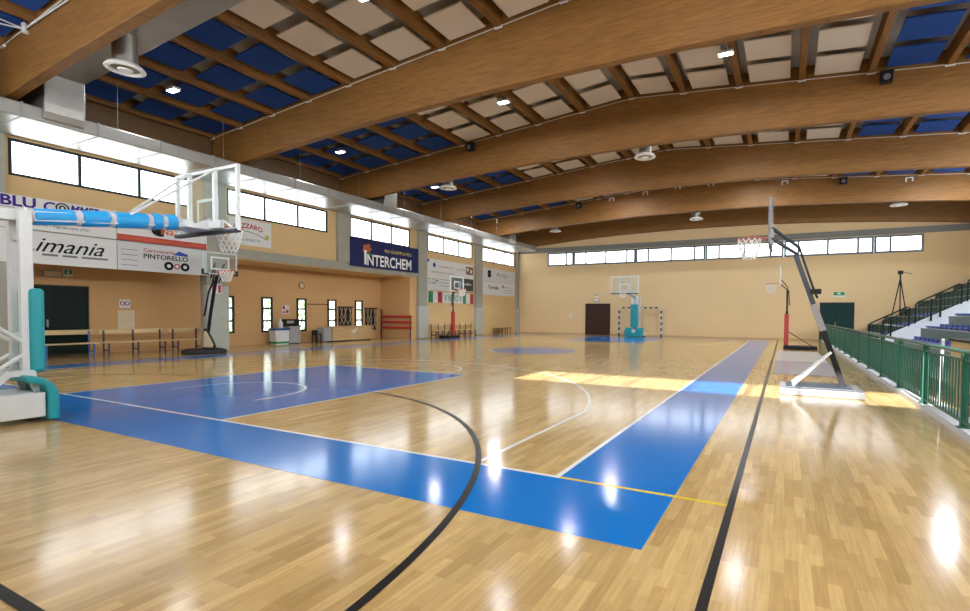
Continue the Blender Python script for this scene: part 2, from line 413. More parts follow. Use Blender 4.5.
# baseboard of the far wall
struct(MB().box(-10.3, 11.3, FY - .025, FY + .01, 0, .08).build('baseboard_far', 'counter'))

# ------------------------------------------------------------------ windows
wn = 0
def window_x(x, y0, y1, z0, z1, cols, rows, fm, gm, t=.06, d=.10):
    """framed window in a wall whose face has normal X"""
    global wn; wn += 1
    m = MB(); y0 -= .004; y1 += .004
    m.box(x - d, x, y0, y0 + t, z0, z1); m.box(x - d, x, y1 - t, y1, z0, z1)
    m.box(x - d, x, y0 + t, y1 - t, z0, z0 + t); m.box(x - d, x, y0 + t, y1 - t, z1 - t, z1)
    for c in cols: m.box(x - d, x, c - t / 2, c + t / 2, z0 + t, z1 - t)
    for r in rows: m.box(x - d, x, y0 + t, y1 - t, r - t / 2, r + t / 2)
    f = struct(m.build('window_%d' % wn, fm))
    MB().box(x - d + .02, x - d + .04, y0 + t * .5, y1 - t * .5, z0 + t * .5, z1 - t * .5).build('pane', gm, f)
def window_y(y, x0, x1, z0, z1, cols, fm, gm, t=.07, d=.10):
    global wn; wn += 1
    m = MB(); e = t / 2
    m.box(x0 - e, x0 + e, y, y + d, z0, z1); m.box(x1 - e, x1 + e, y, y + d, z0, z1)
    m.box(x0 + e, x1 - e, y, y + d, z0, z0 + t); m.box(x0 + e, x1 - e, y, y + d, z1 - t, z1)
    for c in cols: m.box(c - t / 2, c + t / 2, y, y + d, z0 + t, z1 - t)
    f = struct(m.build('window_%d' % wn, fm))
    MB().box(x0, x1, y + d * .5, y + d * .5 + .02, z0 + t * .5, z1 - t * .5).build('pane', gm, f)
for a, b in LW:
    window_x(WX + .012, a, b, WZ0, WZ1, [a + (b - a) / 3, a + 2 * (b - a) / 3], [], 'frame_dark', 'sky_pane_frosted', t=.075)
for a, b in REC:
    window_x(RX + .05, a, b, .56, 2.22, [], [1.10, 1.68], 'frame_dark', 'garden_pane', t=.085)
far_cols = [[-6.04], [-4.4, -2.8, -1.18], [.41, 2.04, 3.65], [5.25, 6.85, 8.42], [10.03, 11.65, 13.24], [14.86]]
for i in range(6):
    window_y(FY - .03, FW_T[i] + .07, FW_T[i + 1] - .07, WZ0, WZ1, far_cols[i], 'frame_grey', 'sky_pane', t=.12)
for a, b in RWW:
    window_x(EX + .09, a, b, 5.6, 6.6, [a + (b - a) / 3, a + 2 * (b - a) / 3], [], 'frame_grey', 'sky_pane_bright', t=.07)
window_y(NY - .12, NW[0], NW[1], 5.32, 6.36, [4.4, 5.34, 6.3, 7.6, 8.7, 9.6, 10.6, 12.2, 13.4], 'frame_grey', 'clear_glow_pane', t=.06)
window_y(NY - .12, -9.0, 3.3, 5.32, 6.36, [-7.2, -5.4, -3.6, -1.8, 0, 1.7], 'frame_grey', 'fill_pane', t=.06)  # added window: its glowing pane lights the floor and stops the sun
window_y(NY - .12, 14.9, 18.6, 5.32, 6.36, [16.1, 17.4], 'frame_grey', 'fill_pane', t=.06)  # second added window, same fill light from behind the camera

# ------------------------------------------------------------------ roof
m = MB()
m.quad((RX - .3, NY - .3, zl(RX - .3) + .46), (ridge, NY - .3, zl(ridge) + .46), (ridge, FY + .3, zl(ridge) + .46), (RX - .3, FY + .3, zl(RX - .3) + .46))
m.quad((ridge, NY - .3, zl(ridge) + .46), (EX + .3, NY - .3, zl(EX + .3) + .46), (EX + .3, FY + .3, zl(EX + .3) + .46), (ridge, FY + .3, zl(ridge) + .46))
struct(m.build('ceiling', 'deck'))
BY = [-4.45, 1.3, 7.3, 13.3, 19.3, 25.3, 30.95]
bt = .12
xs = [-10.3 + 29.4 * i / 48 for i in range(49)]
for y in BY:
    poly = [(x, zb(x) - y * 0) for x in xs] + [(19.1, zl(19.1) + .44), (ridge, zl(ridge) + .44), (-10.3, zl(-10.3) + .44)]
    b = struct(MB().prism(poly, 1, -bt, bt).build('roof_beam', 'glulam', loc=(0, y, 0), bevel=.012, seg=1))
    if y > 0 and y < 30:
        MB().tube([(-10.2, -bt - .025, zl(-10.2) + .01), (ridge, -bt - .025, zl(ridge) + .01), (19, -bt - .025, zl(19) + .01)], .014, 6).build('conduit', 'conduit', b)
PX = [-10.12, -8.48, -6.68, -4.86, -3.04, -1.22, .58, 2.42, 4.3, 6.1, 7.86, 9.66, 11.46, 13.28, 15.08, 16.9, 18.6]
pur0 = sho0 = None
for i in range(len(BY) - 1):
    ya, yb = BY[i] + bt, BY[i + 1] - bt
    pm_ = None
    for x in PX:
        if pm_ is None:
            pm_ = MB().box(-.085, .085, 0, yb - ya, 0, .42).build('roof_purlin', 'purlin', bevel=.01, seg=1); o = pm_
            sh = MB().box(-.11, .11, yb - ya - .05, yb - ya, -.03, .02).box(-.012, .012, yb - ya - .03, yb - ya - .005, -.03, .20).build('metal_shoe', 'white_paint', o)
        else: o = copy_tree(pm_)
        o['kind'] = 'structure'; o.location = (x, ya, zl(x))

# acoustic panels: four between each pair of purlins in each bay
bays = ['nearer than the first great beam', 'between first and second great beams', 'between second and third great beams',
        'between third and fourth great beams', 'between fourth and fifth great beams']
pan = {}
for i in range(5):
    y1 = BY[i + 1] - bt - .10
    for k in range(len(PX) - 1):
        xa, xb = PX[k], PX[k + 1]; xc = (xa + xb) / 2; hw = min(.58, (xb - xa) / 2 - .26)
        blue = xc < -3.04 or xc > 11.46
        for j in range(4):
            yc = y1 - .56 - 1.46 * j
            if yc - .55 < BY[i]: continue
            if i == 0 and (j > 1 or k > 8): continue
            if i == 4 and j > 2: continue
            key = (blue, round(hw, 2))
            if key not in pan:
                o = MB().box(-hw, hw, -.56, .56, 0, .045).build('acoustic_panel', 'panel_blue' if blue else 'panel_cream', bevel=.006, seg=1); pan[key] = o
            else: o = pan[key].copy(); C.objects.link(o)
            side = 'left side' if xc < ridge else 'right side'
            cname = 'dark blue' if blue else 'cream'
            zone = ('at the %s of the ceiling' % side.split()[0]) if blue else ('%s of the roof ridge' % ('left' if xc < ridge else 'right'))
            tag(o, '%s felt panel %s, %s' % (cname, zone, bays[i]), 'acoustic panel',
                '%s panels, %s, bay %s' % (cname, side, ['one', 'two', 'three', 'four', 'five'][i]))
            o.location = (xc, yc, zl(xc) + .08); o.rotation_euler = (0, math.atan(-.0822 if xc < ridge else .0822), 0)

# ------------------------------------------------------------------ lamps under the roof
def lamp(x, y, z, label, power=42):
    t = thing('ceiling_lamp', label, 'ceiling lamp', (x, y, z), 0, 'lamps under the roof')
    MB().box(-.21, .21, -.11, .11, .02, .09).build('housing', 'white_paint', t, bevel=.01)
    MB().box(-.18, .18, -.085, .085, .004, .02).build('diffuser', 'lamp', t)
    MB().box(-.02, .02, -.02, .02, .09, .20).build('bracket', 'steel', t)
    ld = bpy.data.lights.new('lamp_light', 'AREA'); ld.shape = 'RECTANGLE'; ld.size = .34; ld.size_y = .15; ld.energy = power; ld.color = (.9, .95, 1)
    lo = bpy.data.objects.new('lamp_light', ld); C.objects.link(lo); lo.parent = t; lo.location = (0, 0, -.002)
rowname = ['nearest row of lamps', 'second row of lamps', 'third row of lamps', 'fourth row of lamps']
for r, y in enumerate((4.35, 10.5, 16.6, 22.6)):
    for x, nm in ((-7.2, 'glowing among the blue panels at the left'), (.58, 'glowing beside the cream panels left of the ridge'), (7.72, 'glowing beside the cream panels right of the ridge'), (15.8, 'glowing among the blue panels at the right')):
        lamp(x, y, zl(x) - .17 if x < 0 else zl(x) - .20, 'white rectangular lamp %s, %s' % (nm, rowname[r]), (34, 40, 60, 220)[r])
# loudspeakers on the beams
for y, x, la in ((13.3, -2.5, 'small black loudspeaker on the third beam, left of the ridge'), (13.3, 11.8, 'small black loudspeaker on the third beam, far right'),
                 (25.3, -2.5, 'small black loudspeaker on the fifth beam, left of the ridge'), (25.3, 11.85, 'small black loudspeaker on the fifth beam, right above the leaning hoop')):
    t = thing('loudspeaker', la, 'loudspeaker', (x, y - bt, zl(x) - .22), 0, 'loudspeakers on the beams')
    MB().prism([(-.15, -.17), (.15, -.17), (.17, .17), (-.17, .17)], 1, -.28, -.06).build('cabinet', 'black', t, bevel=.02)
    MB().disc((0, -.294, -.03), .09, 1, 20, .014).build('cone', 'grey_ink', t)
    MB().box(-.05, .05, -.07, 0, -.1, .1).build('bracket', 'black', t)
# twin hooks on the fourth/fifth beams
for x in (-.4, 1.7, 3.6, 5.45, 9.2, 14.6):
    t = tag(MB().box(-.16, -.10, -.05, 0, -.16, .0).box(.10, .16, -.05, 0, -.16, .0).box(-.16, .16, -.05, 0, 0, .05)
            .build('beam_hook', 'white_paint', loc=(x, 25.3 - bt, zl(x) - .13)),
            'small white twin hook fixed to the fifth great beam', 'hook', 'twin hooks on the fifth beam')
# tie-rod node at the upper left
t = thing('brace_node', 'white steel brace joint with thin rods on the nearest great beam', 'brace', (-7.1, 1.3 - bt, 8.22))
MB().tube([(0, -.06, -.1), (0, -.06, .16)], .055, 8).tube([(0, -.06, -.06), (0, 0, -.06)], .05, 8).build('node', 'white_paint', t)
for p in ((-.9, -1.9, -.08), (.3, -2.6, -.02), (2.4, -.04, .12)):
    MB().tube([(0, -.06, 0), p], .018, 6).build('rod', 'white_paint', t)

# ------------------------------------------------------------------ ducts
t = thing('air_duct', 'long galvanised metal air duct hung under the left windows\' lintel', 'air duct', (-9.1, -4.2, 6.4))
t['label'] = 'long flat galvanised air duct running above the left wall windows'
MB().box(-1.02, 1.02, 0, 34.2, 0, .37).build('main_run', 'duct', t, bevel=.03)
for k in range(22):
    y = .9 + 1.55 * k
    MB().box(-1.035, 1.035, y - .02, y + .02, -.015, .385).build('seam', 'duct_seam', t)
for k in range(11):
    y = 1.6 + 3.0 * k
    MB().tube([(.9, y, .36), (.9, y, 1.75)], .008, 6).build('hanger', 'steel', t)
def far_end(xr, z0, z1, dz):
    rx = ridge + 9.1
    if xr <= rx: return [(xr, z0 + dz * xr), (xr, z1 + dz * xr)]
    e = dz * rx - dz * (xr - rx)
    return [(rx, z0 + dz * rx), (xr, z0 + e), (xr, z1 + e), (rx, z1 + dz * rx)]
def branch(y, xr):
    """cross duct from the wall duct under the roof"""
    z0, z1, hw, dz = 1.27, 1.75, .42, .05
    yl = y + 4.2
    poly = [(-.6, .02), (.86, .02), (.99, .05), (1.06, .12), (1.13, .28), (1.15, .5), (1.16, z0), *far_end(xr, z0, z1, dz), (-.3, z1 - .12), (-.6, z1 - .5)]
    e = MB().prism(poly, 1, yl - hw, yl + hw).build('cross_duct', 'duct', t, bevel=.02)
    for x in (1.3, 2.5, 3.9, 5.4, 6.9, 8.4, 9.9, 11.4):
        if x < xr: MB().prism([(x, z0 - .012 + dz * x), (x + .04, z0 - .012 + dz * x), (x + .04, z1 + .06), (x, z1 + .06)], 1, yl - hw - .012, yl + hw + .012).build('seam', 'duct_seam', e)
branch(2.15, 12.9); branch(14.2, 14.1); branch(26.2, 24)
def diffuser(x, y, z, h, label):
    t = thing('air_diffuser', label, 'air diffuser', (x, y, z), 0, 'round air diffusers')
    MB().lathe((0, 0, 0), [(.24, .1), (.24, h)], 28).build('drop_pipe', 'duct', t, smooth=True)
    MB().lathe((0, 0, 0), [(.27, .05), (.30, .0), (.38, .01), (.39, .03), (.34, .10), (.24, .14)], 32, caps=False).build('outer_ring', 'white_plain', t, smooth=True)
    MB().lathe((0, 0, 0), [(.0, -.012), (.13, -.012), (.15, .01), (.0, .012)], 24).build('centre_disc', 'white_plain', t, smooth=True)
    MB().lathe((0, 0, 0), [(.0, .075), (.12, .09), (.28, .05)], 24, caps=False).build('throat', 'vent_in', t)
diffuser(-4.55, 2.0, 7.10, .82, 'large round white diffuser hanging below the cross duct at the upper left')
diffuser(-4.6, 14.3, 7.22, .75, 'round white diffuser behind the third beam, among blue panels')
diffuser(4.55, 14.1, 7.35, 1.0, 'round white diffuser behind the third beam near the ridge')
diffuser(-4.7, 26.2, 7.1, .9, 'round white diffuser behind the fifth beam at the left')
diffuser(4.55, 26.0, 7.15, 1.2, 'round white diffuser behind the fifth beam near the ridge')
diffuser(14.4, 26.3, 7.15, .9, 'round white diffuser behind the fifth beam at the far right')

# ------------------------------------------------------------------ doors
def door(name, loc, axis, w, h, matn, leaf, frame=True, handle='steel'):
    d = bpy.data.objects.new(name, None); C.objects.link(d); d.location = loc; struct(d)
    def bx(mb, u0, u1, d0, d1, z0, z1):
        return mb.box(d0, d1, u0, u1, z0, z1) if axis == 0 else mb.box(u0, u1, -d1, -d0, z0, z1)
    n = leaf
    for k in range(n):
        bx(MB(), w * k / n + .003, w * (k + 1) / n - .003, 0, .05, -.01, h - .02).build('door_leaf', matn, d, bevel=.006)
    m = MB(); bx(m, -.07, 0, -.02, .08, 0, h); bx(m, w, w + .07, -.02, .08, 0, h); bx(m, -.07, w + .07, -.02, .08, h - .05, h + .03)
    m.build('door_frame', matn if not frame else 'frame_dark', d)
    m = MB(); u = w / 2 if n > 1 else w * .85
    bx(m, u - .10, u - .05, .05, .10, .95, 1.2); m.build('handle', handle, d)
    return d
door('door_1', (RX - .14, 2.36, 0), 0, 1.98, 2.36, 'door_black', 2)
door('door_2', (-4.30, FY - .01, 0), 1, 1.82, 2.33, 'door_brown', 2, handle='black')
door('door_3', (11.36, FY - .01, 0), 1, 1.70, 2.36, 'door_green', 2)
def exit_sign(loc, axis, label, w=.24, h=.26):
    t = thing('exit_sign', label, 'exit sign', loc)
    if axis == 0:
        MB().box(0, .03, 0, w, 0, h).build('plate', 'plastic_white', t); MB().box(.03, .035, .02, w - .02, .08, h - .02).build('green_field', 'exit_green', t)
        m = MB(); m.disc((.036, w * .5, h * .78), .022, 0, 12, .004); m.prism([(w * .42, h * .68), (w * .58, h * .68), (w * .66, h * .4), (w * .58, h * .38), (w * .5, h * .5), (w * .36, h * .36), (w * .3, h * .42)], 0, .036, .040); m.build('running_figure', 'white_ink', t)
    else:
        MB().box(0, w, -.03, 0, 0, h).build('plate', 'plastic_white', t); MB().box(.02, w - .02, -.035, -.03, .1, h - .03).build('green_field', 'exit_green', t)
        MB().prism([(w * .4, h * .8), (w * .6, h * .8), (w * .66, h * .5), (w * .34, h * .5)], 1, -.042, -.036).build('running_figure', 'white_ink', t)
exit_sign((RX, 3.68, 2.66), 0, 'green and white exit sign beside the left door')
exit_sign((-3.62, FY, 2.86), 1, 'small exit sign above the brown far door', .26, .24)
exit_sign((12.0, FY, 2.72), 1, 'white exit sign above the green far door', .62, .34)
o = thing('emergency_light', 'flat beige emergency light above the left door', 'emergency light', (RX, 3.14, 2.62))
MB().box(0, .07, 0, .5, 0, .22).build('body', 'cabinet_grey', o, bevel=.01); MB().box(.07, .075, .04, .46, .03, .19).build('cover', 'cream_pad', o)
o = thing('emergency_light', 'pale emergency light box above the brown far door', 'emergency light', (-3.70, FY, 2.50))
MB().box(0, .42, -.07, 0, 0, .24).build('body', 'cabinet_grey', o, bevel=.01); MB().box(.04, .38, -.075, -.07, .04, .2).build('cover', 'plastic_white', o)

# ------------------------------------------------------------------ advertising boards on the left wall
BX_ = WX + .205
def board(name, label, y0, y1, z0, z1, mt, group=None, x=None):
    t = thing(name, label, 'banner', (x if x is not None else BX_, y0, z0), 0, group)
    MB().box(-.03, 0, 0, y1 - y0, 0, z1 - z0).build('panel', mt, t)
    if y0 == 4.16: MB().box(-.10, -.03, .9, y1 - y0 - .3, .02, .12).build('batten', 'frame_grey', t)
    return t
def rectp(t, y0, y1, z0, z1, mt, name, x=.003): return MB().box(0, x, y0, y1, z0, z1).build(name, mt, t)
g = 'advertising boards on the left wall'
t = board('advertising_board', 'white board with bold purple letters at the upper left', -.6, 4.14, 3.83, 4.75, 'board_white', g)
wall_text('BLU', 2.12, .60, .72, .30, 'purple', t, bold=.03); wall_text('C', 3.0, .60, .26, .27, 'purple', t, bold=.03, shear=.2)
m = MB().tube([(.008, 3.42 + .14 * math.cos(a), .74 + .13 * math.sin(a)) for a in [2 * PI * k / 24 for k in range(24)]], .02, 6, closed=True)
m.tube([(.008, 3.42 + .06 * math.cos(a), .74 + .06 * math.sin(a)) for a in [2 * PI * k / 16 for k in range(16)]], .02, 6, closed=True); m.build('ring_letter', 'ink', t)
wall_text('MMER', 3.60, .62, .72, .25, 'purple', t, bold=.03, shear=.2)
MB().box(0, .004, -.0, 2.4, .555, .57).build('rule', 'grey_ink', t)
wall_text('Via Sportivo', 3.05, .26, .85, .09, 'grey_ink', t, bold=.008); wall_text('Berlino, 44 - Vigodarzere (PD)', 2.55, .10, 1.5, .11, 'grey_ink', t, bold=.01)
t = board('advertising_board', 'pale board with a black handwritten word, lower left behind the goal', -.6, 4.14, 2.86, 3.80, 'board_white', g)
wall_text('Limania', 2.50, .36, 1.92, .42, 'ink', t, bold=.004, shear=.45, arc=.0)
for a, b in ((2.95, 3.3), (3.4, 3.75), (3.85, 4.5)): MB().box(0, .005, a, b, .25, .31).build('small_print', 'grey_ink', t)
t = board('advertising_board', 'board with a red lower bar and dark swoosh above the repair garage board', 4.16, 6.92, 3.83, 4.62, 'board_white', g)
rectp(t, 0, 2.74, .0, .20, 'red_stripe', 'red_bar'); wall_text('AUTOSALONE  RIPARAZIONI  GOMME  ASSISTENZA', .12, .05, 2.5, .09, 'orange_ink', t, bold=.01)
wall_text('Nalin', 1.25, .34, .72, .26, 'orange_ink', t, bold=.02)
m = MB(); m.prism([(1.22 + .26 * math.cos(a), .46 + .20 * math.sin(a)) for a in [PI * .35 + PI * 1.3 * k / 16 for k in range(17)]], 0, 0, .004); m.build('swoosh', 'ink', t)
wall_text('CARROZZERIA DI QUALITA', .1, .42, .95, .06, 'grey_ink', t)
t = board('advertising_board', 'lower board with a car, two wheels and garage lettering', 4.16, 6.92, 2.86, 3.80, 'board_grey', g)
wall_text('Carrozzeria', .72, .66, .95, .12, 'red_ink', t, bold=.012); wall_text('PINTORELLO', .72, .44, 1.38, .16, 'ink', t, bold=.018)
MB().prism([(1.62, .64), (2.1, .62), (2.1, .70), (1.95, .74), (1.80, .79), (1.70, .70)], 0, 0, .004).build('car_emblem', 'blue_ink', t)
for c, mm in ((1.48, 'ink'), (2.0, 'ink'), (1.74, 'red_ink')):
    MB().disc((0, c, .24), .15 if mm == 'ink' else .10, 0, 24, .004 if mm == 'ink' else .006).build('wheel_emblem', mm, t)
    MB().disc((.004, c, .24), .06, 0, 16, .005).build('wheel_hub', 'board_white', t)
for k in range(4): MB().box(0, .003, .1, .55, .16 + .17 * k, .18 + .17 * k).build('small_print', 'grey_ink', t)
BX_ = WX + .032
t = board('advertising_board', 'cream board with arched red name below a window, right of the near hoop', 7.85, 9.62, 4.22, 5.26, 'board_white', g)
wall_text('LAZZARO', .18, .58, 1.20, .20, 'red_ink', t, bold=.025, arc=.10)
m = MB().tube([(.006, .28 + 1.3 * k / 14, .30 + .26 * math.sin(PI * (.32 + .66 * k / 14))) for k in range(15)], .014, 6); m.build('swoosh', 'grey_ink', t)
wall_text('Tel. 049 88 57 70', .42, .17, .85, .10, 'grey_ink', t, bold=.008); MB().disc((0, 1.58, .42), .10, 0, 16, .004).build('yellow_spot', 'yellow_ink', t)
t = board('advertising_board', 'navy blue banner with large white capital letters', 13.7, 18.78, 3.88, 5.30, 'navy', None, WX + .205)
wall_text('I', .90, .13, .16, .74, 'white_ink', t, bold=.0); wall_text('NTERCHEM', 1.10, .10, 3.35, .60, 'white_ink', t, bold=.02)
wall_text('PISA GIUSEPPE & FIGLI', 2.35, .90, 2.1, .17, 'yellow_ink', t, bold=.012)
m = MB()
for dy, dz, r in ((.98, 1.02, .14), (1.2, 1.1, .12), (1.12, .9, .13), (1.28, .96, .10), (.9, .86, .1)): m.disc((0, dy, dz), r, 0, 14, .004)
m.build('flower_emblem', 'orange_ink', t); MB().prism([(1.18, .85), (1.26, .85), (1.42, .62), (1.30, .60)], 0, 0, .004).build('stem_emblem', 'green_ink', t)
t = board('advertising_board', 'pale banner with small purple emblem high on the wall', 19.75, 24.73, 3.92, 4.90, 'board_white', g)
MB().disc((0, .7, .62), .14, 0, 14, .004).build('emblem', 'purple', t); MB().disc((0, .12, .86), .10, 0, 14, .004).build('emblem', 'purple', t)
wall_text('FARMACIA', 1.2, .50, 1.5, .12, 'red_ink', t); wall_text('ANTICA', 3.0, .48, 1.1, .10, 'red_ink', t); wall_text('erboristeria e cosmesi', .4, .12, 2.4, .16, 'grey_ink', t)
rectp(t, 4.1, 4.95, .28, .82, 'bench_dark', 'photo'); m = MB().disc((.003, 4.3, .62), .12, 0, 12, .003).disc((.003, 4.7, .52), .13, 0, 12, .003); m.build('photo_figures', 'cream_pad', t)
t = board('advertising_board', 'pale banner with grey green capital letters beside the charcoal banner', 19.75, 22.15, 2.96, 3.90, 'board_white', g)
wall_text('CGM', .1, .38, 1.0, .36, 'green_ink', t); 
for k in range(3): MB().box(0, .003, 1.3, 2.3, .30 + .2 * k, .33 + .2 * k).build('small_print', 'grey_ink', t)
t = board('advertising_board', 'charcoal grey photo banner with pale lettering', 22.17, 24.73, 2.96, 3.90, 'dark_banner', g)
wall_text('studio', 1.1, .50, 1.2, .18, 'white_ink', t); m = MB().tube([(.006, .6 + .25 * math.cos(a), .42 + .24 * math.sin(a)) for a in [2 * PI * k / 20 for k in range(20)]], .03, 6, closed=True); m.build('ring_emblem', 'grey_mat' if 0 else 'cabinet_grey', t)
rectp(t, .1, 2.7, .02, .12, 'rope', 'lower_strip')
t = board('advertising_board', 'banner with green white and red stripes at both ends', 19.75, 24.73, 2.20, 2.88, 'board_white', g)
for a, b, c in ((.12, .58, 'green_ink'), (1.05, 1.5, 'red_ink'), (3.75, 4.1, 'green_ink'), (4.6, 5.0, 'red_ink')): rectp(t, a, b, .0, .68, c, 'stripe')
wall_text('V NERO V', 1.75, .12, 1.9, .42, 'exit_green', t, bold=.01, shear=.2)
t = board('advertising_board', 'upper pale banner with small dark portrait, nearest the far corner', 25.9, 30.6, 3.92, 4.88, 'board_grey', g)
rectp(t, .7, 1.15, .3, .82, 'ink', 'portrait'); wall_text('Artig', 1.9, .32, 1.5, .42, 'grey_ink', t); wall_text('impianti', 3.5, .5, .9, .12, 'red_ink', t)
t = board('advertising_board', 'lower pale banner with short black name, nearest the far corner', 25.9, 30.6, 2.92, 3.88, 'board_white', g)
wall_text('Tornello', .75, .45, 1.5, .26, 'ink', t, bold=.02); MB().disc((0, 2.85, .70), .13, 0, 14, .004).build('emblem', 'grey_ink', t)
for k in range(3): MB().box(0, .003, 3.0, 4.4, .25 + .2 * k, .28 + .2 * k).build('small_print', 'grey_ink', t)

# ------------------------------------------------------------------ basketball goals
def net(mb_parent, cx, cy, z, r=.225, h=.42, n=12):
    m = MB(); rows = 5
    def pt(i, j):
        f = j / rows; rr = r * (1 - .45 * f) * (1 + .06 * math.sin(PI * f)); a = 2 * PI * (i + (j % 2) * .5) / n
        return (cx + rr * math.cos(a), cy + rr * math.sin(a), z - h * f)
    for j in range(rows):
        for i in range(n):
            m.tube([pt(i, j), pt(i, j + 1)], .010, 4, caps=False)
            m.tube([pt(i, j), pt(i - 1 if j % 2 == 0 else i + 1, j + 1)], .010, 4, caps=False)
    return m.build('net', 'net', mb_parent)
def rim(parent, cy, z, r=.225, back=.15):
    m = MB().tube([(r * math.cos(a), cy + r * math.sin(a), z) for a in [2 * PI * k / 32 for k in range(32)]], .012, 8, closed=True)
    m.box(-.09, .09, cy - r - back, cy - r + .0, z - .012, z + .012); m.box(-.09, .09, cy - r - back, cy - r - back + .02, z - .12, z + .02)
    o = m.build('rim', 'orange', parent); return o
def backboard(parent, y, zc0, w_, h_, edge='white_paint', bottom=None, et=.022):
    x = w_ / 2
    o = MB().box(-x, x, y - .012, y + .0, zc0, zc0 + h_).build('backboard', 'glass', parent)
    m = MB()
    for s in (-1, 1): m.box(s * x - et, s * x + et, y - .045, y + .012, zc0 - et, zc0 + h_ + et)
    m.box(-x + et, x - et, y - .045, y + .012, zc0 + h_ - et, zc0 + h_ + et); m.box(-x + et, x - et, y - .045, y + .012, zc0 - et, zc0 + et)
    m.build('board_frame', edge, o)
    tw, th = .295, .45
    m = MB(); zz = zc0 + .15
    for s in (-1, 1): m.box(s * tw - .025, s * tw + .025, y + .001, y + .005, zz, zz + th)
    m.box(-tw + .025, tw - .025, y + .001, y + .005, zz, zz + .05); m.box(-tw + .025, tw - .025, y + .001, y + .005, zz + th - .05, zz + th)
    m.build('target_square', 'white_paint', o)
    return o
def competition_goal(loc, rz, label, bw, padtop, armpad, back=3.4):
    t = thing('basketball_goal', label, 'basketball goal', loc, rz)
    # base
    MB().box(-bw + .05, bw - .05, -back, -1.13, .07, .40).build('base', 'white_paint', t, bevel=.015)
    for sx in (-1, 1):
        for yy in (-back + .3, -1.6): MB().lathe((sx * (bw - .15), yy, 0), [(.0, .002), (.05, .002), (.05, .07), (0, .07)], 12).build('wheel', 'rubber', t)
    arcp = [(-1.0 - .34 * (1 - math.cos(a)), .34 + .30 * math.sin(a)) for a in [PI / 2 * k / 8 for k in range(9)]]
    inner = [(-1.34, .56), (-1.16, .50), (-1.12, .38), (-1.12, .02)]
    MB().prism([(-1.0, .02)] + arcp + inner, 0, -bw, bw).build('base_pad', 'teal', t, bevel=.03, seg=3)
    for s in (-1, 1):
        MB().prism([(-1.72, .40), (-1.64, .40), (-1.42, .62), (-1.26, .62), (-1.20, .40), (-1.14, .40), (-1.18, .70), (-1.46, .70)], 0, s * .22 - .03, s * .22 + .03).build('tower_foot', 'white_paint', t)
    MB().lathe((0, -1.62, .40), [(.11, 0), (.11, .14), (0, .14)], 14).build('winch', 'steel_dark', t)
    # tower
    for s in (-1, 1): MB().box(s * .17 - .05, s * .17 + .05, -1.30, -1.17, .58, 2.84).build('tower_post', 'white_paint', t, bevel=.008)
    for z in (.80, 1.14, 2.45): MB().box(-.12, .12, -1.27, -1.21, z, z + .06).build('cross_bar', 'white_paint', t)
    MB().box(-.26, .26, -1.23, -1.07, .66, padtop).build('tower_pad', 'teal', t, bevel=.05, seg=3)
    for s in (-1, 1):
        MB().tube([(s * .2, -1.25, 1.05), (s * .2, -back + .5, 2.45)], .026, 8).build('brace', 'white_paint', t)
        MB().tube([(s * .2, -1.25, .93), (s * .2, -1.98, .38)], .026, 8).build('brace', 'white_paint', t)
    MB().box(-.24, .24, -back + .4, -back + .55, .38, 2.72).build('rear_post', 'white_paint', t, bevel=.01)
    # arm
    ac = lambda y: 2.81 + .21 * (y + 1) / 1.7
    MB().prism([(-back + .4, 2.66), (-back + .4, 2.80), (-1.30, ac(-1.30) + .07), (.85, ac(.85) + .05), (.85, ac(.85) - .08), (-1.30, ac(-1.30) - .07)], 0, -.10, .10).build('arm', 'white_paint', t, bevel=.01)
    if armpad:
        for a, b in [(-1.12, -.64), (-.60, -.24), (-.20, .26), (.30, .47), (.50, .68)]:
            q = .104 + .018 * (a + 1) / 1.7
            MB().tube([(0, a, ac(a)), (0, a + .03, ac(a)), (0, b - .03, ac(b)), (0, b, ac(b))], [q - .02, q + .012, q + .012, q - .02], 16).build('arm_pad', 'sky_pad', t, smooth=True)
        for y in (-1.14, -.62, -.22, .28, .485, .70):
            MB().tube([(0, y - .03, ac(y)), (0, y + .03, ac(y))], .118, 16).build('strap', 'strap', t)
    # board
    b = backboard(t, 1.2, 2.93, 1.8, 1.07, 'white_paint', et=.026)
    MB().box(-.92, .92, 1.12, 1.23, 2.87, 2.93).build('bottom_padding', 'black' if not armpad else 'steel_dark', b, bevel=.015)
    m = MB().box(-.62, .62, 1.05, 1.12, 2.95, 3.08); m.box(-.3, .3, .68, 1.06, 2.93, 3.0)
    for s in (-1, 1):
        m.box(s * .38 - .03, s * .38 + .03, 1.08, 1.14, 3.0, 3.98); m.prism([(.70, 2.93), (1.1, 3.14), (1.1, 2.93)], 0, s * .26 - .01, s * .26 + .01)
        m.tube([(s * .85, 1.11, 2.95), (s * .62, 1.1, 3.08)], .018, 6)
    m.build('board_bracket', 'white_paint', t)
    for s in (-1, 1): MB().tube([(s * .08, .0, ac(0) + .08), (s * .40, 1.13, 4.0)], .018, 8).build('stay_rod', 'white_paint', t)
    r = rim(t, 1.575, 3.05); net(t, 0, 1.575, 3.04)
    return t
competition_goal((0, 0, 0), 0, 'large white and teal basketball goal with blue padded arm at the left edge', .44, 1.80, True)
g2 = competition_goal((0, L, 0), PI, 'distant teal basketball goal in front of the far wall', .66, 2.25, False, 2.35)
MB().disc((.0, -1.006, .42), .14, 1, 20, .01).build('emblem', 'white_paint', g2)

